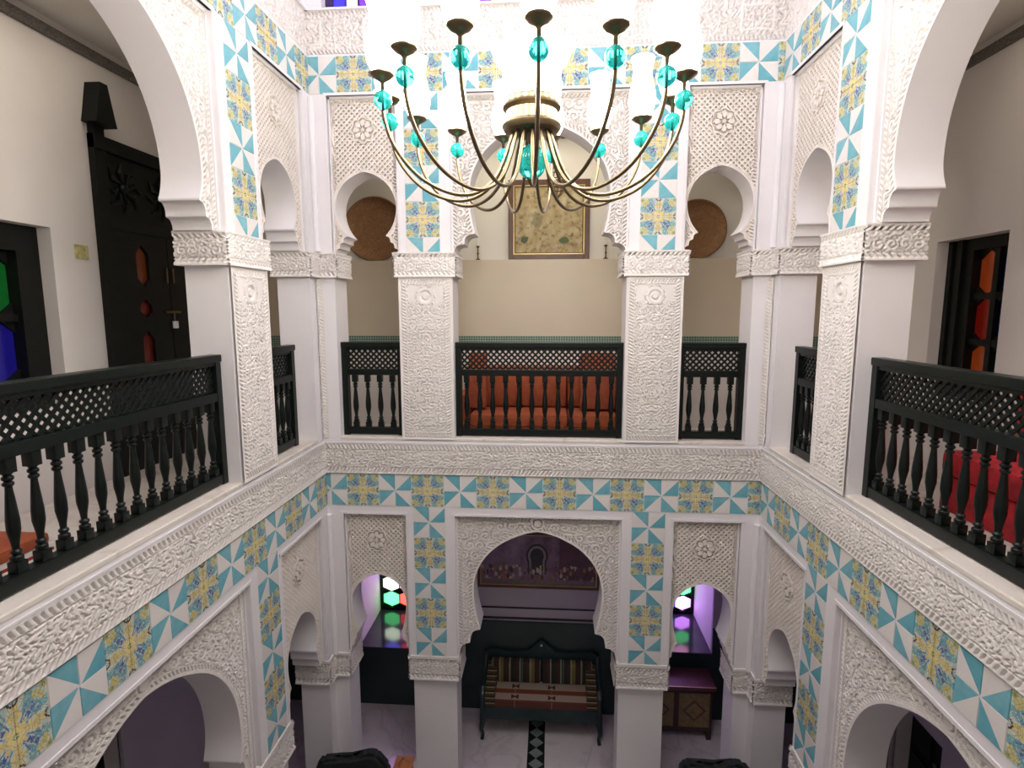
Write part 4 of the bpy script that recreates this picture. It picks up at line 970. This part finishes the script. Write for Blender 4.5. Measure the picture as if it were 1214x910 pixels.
for sx in (-1, 1):
    autosmooth(MB().tube([(sx*w, -0.20, 0.34), (sx*w, -0.21, 0.22), (sx*(w+0.012), -0.23, 0.12), (sx*(w-0.005), -0.22, 0.05), (sx*(w+0.005), -0.245, 0.0)], [0.034, 0.034, 0.024, 0.018, 0.022], 10).build('leg', NW, so_))
    autosmooth(MB().tube([(sx*w, 0.22, 0.8), (sx*w, 0.22, 0.4), (sx*w, 0.22, 0.0)], [0.028, 0.032, 0.022], 10).build('leg', NW, so_))
    a_ = MB(); a_.tube([(sx*w, -0.21, 0.32), (sx*w, -0.22, 0.46), (sx*w, -0.24, 0.56), (sx*w, -0.19, 0.60), (sx*w, -0.02, 0.60), (sx*w, 0.12, 0.66), (sx*w, 0.21, 0.76)], [0.03, 0.028, 0.03, 0.032, 0.026, 0.026, 0.026], 10)
    autosmooth(a_.build('armrest', NW, so_))
    autosmooth(MB().box(sx*w-0.02, sx*w+0.02, -0.2, 0.22, 0.28, 0.56).build('arm_panel', NW, so_))
autosmooth(MB().box(-w, w, -0.235, -0.195, 0.25, 0.40, 0.006).build('seat_rail', NW, so_)); MB().box(-w, w, -0.2, 0.22, 0.32, 0.36).build('seat_board', NW, so_)
MB().box(-w, w, 0.2, 0.235, 0.36, 0.72).build('back_panel', NW, so_)
cr_ = [(-w-0.02, 0.68), (w+0.02, 0.68), (w+0.02, 0.78), (w-0.05, 0.83), (w*0.55, 0.80), (w*0.25, 0.82), (w*0.12, 0.90), (0, 0.97), (-w*0.12, 0.90), (-w*0.25, 0.82), (-w*0.55, 0.80), (-w+0.05, 0.83), (-w-0.02, 0.78)]
MB().prism(cr_, 'y', 0.195, 0.24).build('crest_rail', NW, so_); MB().ball((0, 0.195, 0.90), 0.014).build('crest_stud', MT['white'], so_)
autosmooth(MB().box(-w+0.05, w-0.05, -0.23, 0.16, 0.365, 0.475, 0.03).build('seat_cushion', stripe_mat('kilim_seat', 'seat'), so_))
vm = stripe_mat('kilim_back', 'v')
for x0, x1 in ((-w+0.06, -0.004), (0.004, w-0.06)): autosmooth(MB().box(x0, x1, 0.09, 0.2, 0.475, 0.74, 0.035).build('back_cushion', vm, so_))
rm = stripe_mat('kilim_roll', 'r')
for sx in (-1, 1):
    p_ = MB(); xc = sx*(w-0.085); 
    p_.prism([(-0.235, 0.40), (0.17, 0.42), (0.17, 0.70), (0.02, 0.655), (-0.16, 0.60), (-0.225, 0.57), (-0.25, 0.50)], 'x', xc-0.055, xc+0.055)
    autosmooth(p_.build('arm_bolster', rm, so_))
# painted chest on the right
cs = empty('chest', (1.56, 1.16, -3.2)); tag(cs, 'low wooden chest with yellow diamond panels on the ground floor at right', 'chest')
cw, cd, chh = 0.40, 0.165, 0.66
MT['chest_red'] = plain('maroon_paint', (0.13, 0.045, 0.045), (0.08, 0.03, 0.03), 0.4, scale=14)
MT['chest_yel'] = plain('ochre_paint', (0.24, 0.18, 0.07), (0.15, 0.10, 0.04), 0.5, scale=25)
MT['chest_dk'] = plain('dark_chest_wood', (0.05, 0.02, 0.015), None, 0.4)
MB().box(-cw, cw, -cd, cd, 0.10, chh-0.04).build('chest_body', MT['chest_dk'], cs)
autosmooth(MB().box(-cw-0.03, cw+0.03, -cd-0.03, cd, chh-0.04, chh, 0.006).build('chest_lid', MT['chest_red'], cs))
for e_ in ((-cw-0.03, cw+0.03, -cd-0.03, -cd-0.022), ): MB().box(e_[0], e_[1], e_[2], e_[3]+0.004, chh, chh+0.003).build('lid_line', MT['gold'], cs)
for k in range(2):
    x0 = -cw+0.03+k*cw; p_ = empty('front_panel', (0, 0, 0), parent=cs)
    MB().box(x0, x0+cw-0.06, -cd-0.008, -cd+0.002, 0.16, chh-0.09).build('panel_field', MT['chest_yel'], p_)
    xc = x0+(cw-0.06)/2; zc = (0.16+chh-0.09)/2
    MB().prism([(xc-0.13, zc), (xc, zc-0.13), (xc+0.13, zc), (xc, zc+0.13)], 'y', -cd-0.014, -cd-0.007).build('diamond_border', MT['chest_red'], p_)
    MB().prism([(xc-0.10, zc), (xc, zc-0.10), (xc+0.10, zc), (xc, zc+0.10)], 'y', -cd-0.018, -cd-0.013).build('diamond_field', MT['chest_yel'], p_)
for x in (-cw, cw-0.05):
    for y in (-cd, cd-0.05): MB().prism([(x, 0), (x+0.05, 0), (x+0.05, 0.11), (x-0.0, 0.11)], 'y', y, y+0.05).build('foot', MT['chest_dk'], cs)
# brass bowl on the chest
bo = empty('bowl', (1.30, 1.14, -3.2+chh+0.0005)); tag(bo, 'small dark brass bowl standing on the painted chest', 'bowl')
autosmooth(MB().lathe((0, 0, 0), [(0.04, 0), (0.045, 0.006), (0.02, 0.02), (0.07, 0.06), (0.10, 0.11), (0.104, 0.11), (0.095, 0.105), (0.06, 0.06), (0.01, 0.04)], 20).build('bowl_body', MT['iron'], bo))
autosmooth(MB().ball((0.02, 0, 0.11), 0.06, sz=0.7).build('dried_fruit_heap', MT['brown'], bo))

# courtyard: two dark armchairs whose tops reach into the frame, and a small lantern
def armchair(label, x, y, rz, s=1.0, paper=False):
    e = empty('armchair', (x, y, -3.2), rz); tag(e, label, 'chair'); e.scale = (s, s, s)
    autosmooth(MB().box(-0.33, 0.33, -0.30, 0.30, 0.14, 0.42, 0.04).build('seat', MT['dark_cloth'], e))
    b = MB(); b.prism([(-0.33, 0.35), (0.33, 0.35), (0.32, 0.78), (0.22, 0.92), (0.12, 0.93), (0.0, 0.84), (-0.10, 0.84), (-0.24, 0.90), (-0.31, 0.80)], 'y', 0.20, 0.32)
    bmesh.ops.bevel(b.bm, geom=list(b.bm.edges), offset=0.03, segments=2, affect='EDGES'); autosmooth(b.build('backrest', MT['dark_cloth'], e))
    for sx in (-1, 1):
        autosmooth(MB().box(sx*0.33-0.06, sx*0.33+0.06, -0.3, 0.28, 0.2, 0.60, 0.04).build('armrest', MT['dark_cloth'], e))
        for yy in (-0.26, 0.26): MB().box(sx*0.29-0.02, sx*0.29+0.02, yy-0.02, yy+0.02, 0, 0.15).build('leg', MT['wood'], e)
    if paper:
        MB().box(-0.10, 0.16, 0.165, 0.20, 0.70, 0.76).build('white_trim', MT['white'], e)
    return e
armchair('dark armchair on the ground floor beside the left corner pier', -1.60, -0.80, 0.12, 1.04)
armchair('dark armchair on the ground floor beside the right corner pier', 1.56, -0.70, -0.06, 1.06)
lt = empty('floor_lantern', (-1.17, -0.52, -3.2)); tag(lt, 'small brown wooden lantern on a stand beside the left dark armchair', 'lantern')
autosmooth(MB().lathe((0, 0, 0), [(0.12, 0), (0.12, 0.02), (0.02, 0.04), (0.018, 0.60), (0.09, 0.62), (0.09, 0.635)], 14).build('stand', MT['wood'], lt))
MT['lantern_wood'] = plain('orange_brown_wood', (0.36, 0.13, 0.04), (0.2, 0.07, 0.02), 0.4, scale=12)
b = MB()
for sx in (-1, 1):
    for sy2 in (-1, 1): b.box(sx*0.06-0.01, sx*0.06+0.01, sy2*0.06-0.01, sy2*0.06+0.01, 0.635, 0.86)
b.box(-0.075, 0.075, -0.075, 0.075, 0.635, 0.66); b.box(-0.08, 0.08, -0.08, 0.08, 0.84, 0.865); b.build('lantern_frame', MT['lantern_wood'], lt)
MB().box(-0.055, 0.055, -0.055, 0.055, 0.66, 0.84).build('lantern_glass', MT['lantern_wood'], lt)
MB().lathe((0, 0, 0), [(0.055, 0.865), (0.02, 0.90), (0.012, 0.91), (0.012, 0.925)], 10).build('lantern_cap', MT['lantern_wood'], lt)
# small dark lantern under the left ground-floor arch crown
hl = empty('hook_lantern', (-2.55, -2.15, -0.42)); tag(hl, 'small black hook lantern under the crown of the left ground-floor arch', 'lantern')
MB().lathe((0, 0, 0), [(0.004, 0.32), (0.004, 0.06), (0.03, 0.05), (0.045, 0.0), (0.03, -0.06), (0.005, -0.08)], 12).build('lantern_body', MT['iron'], hl)
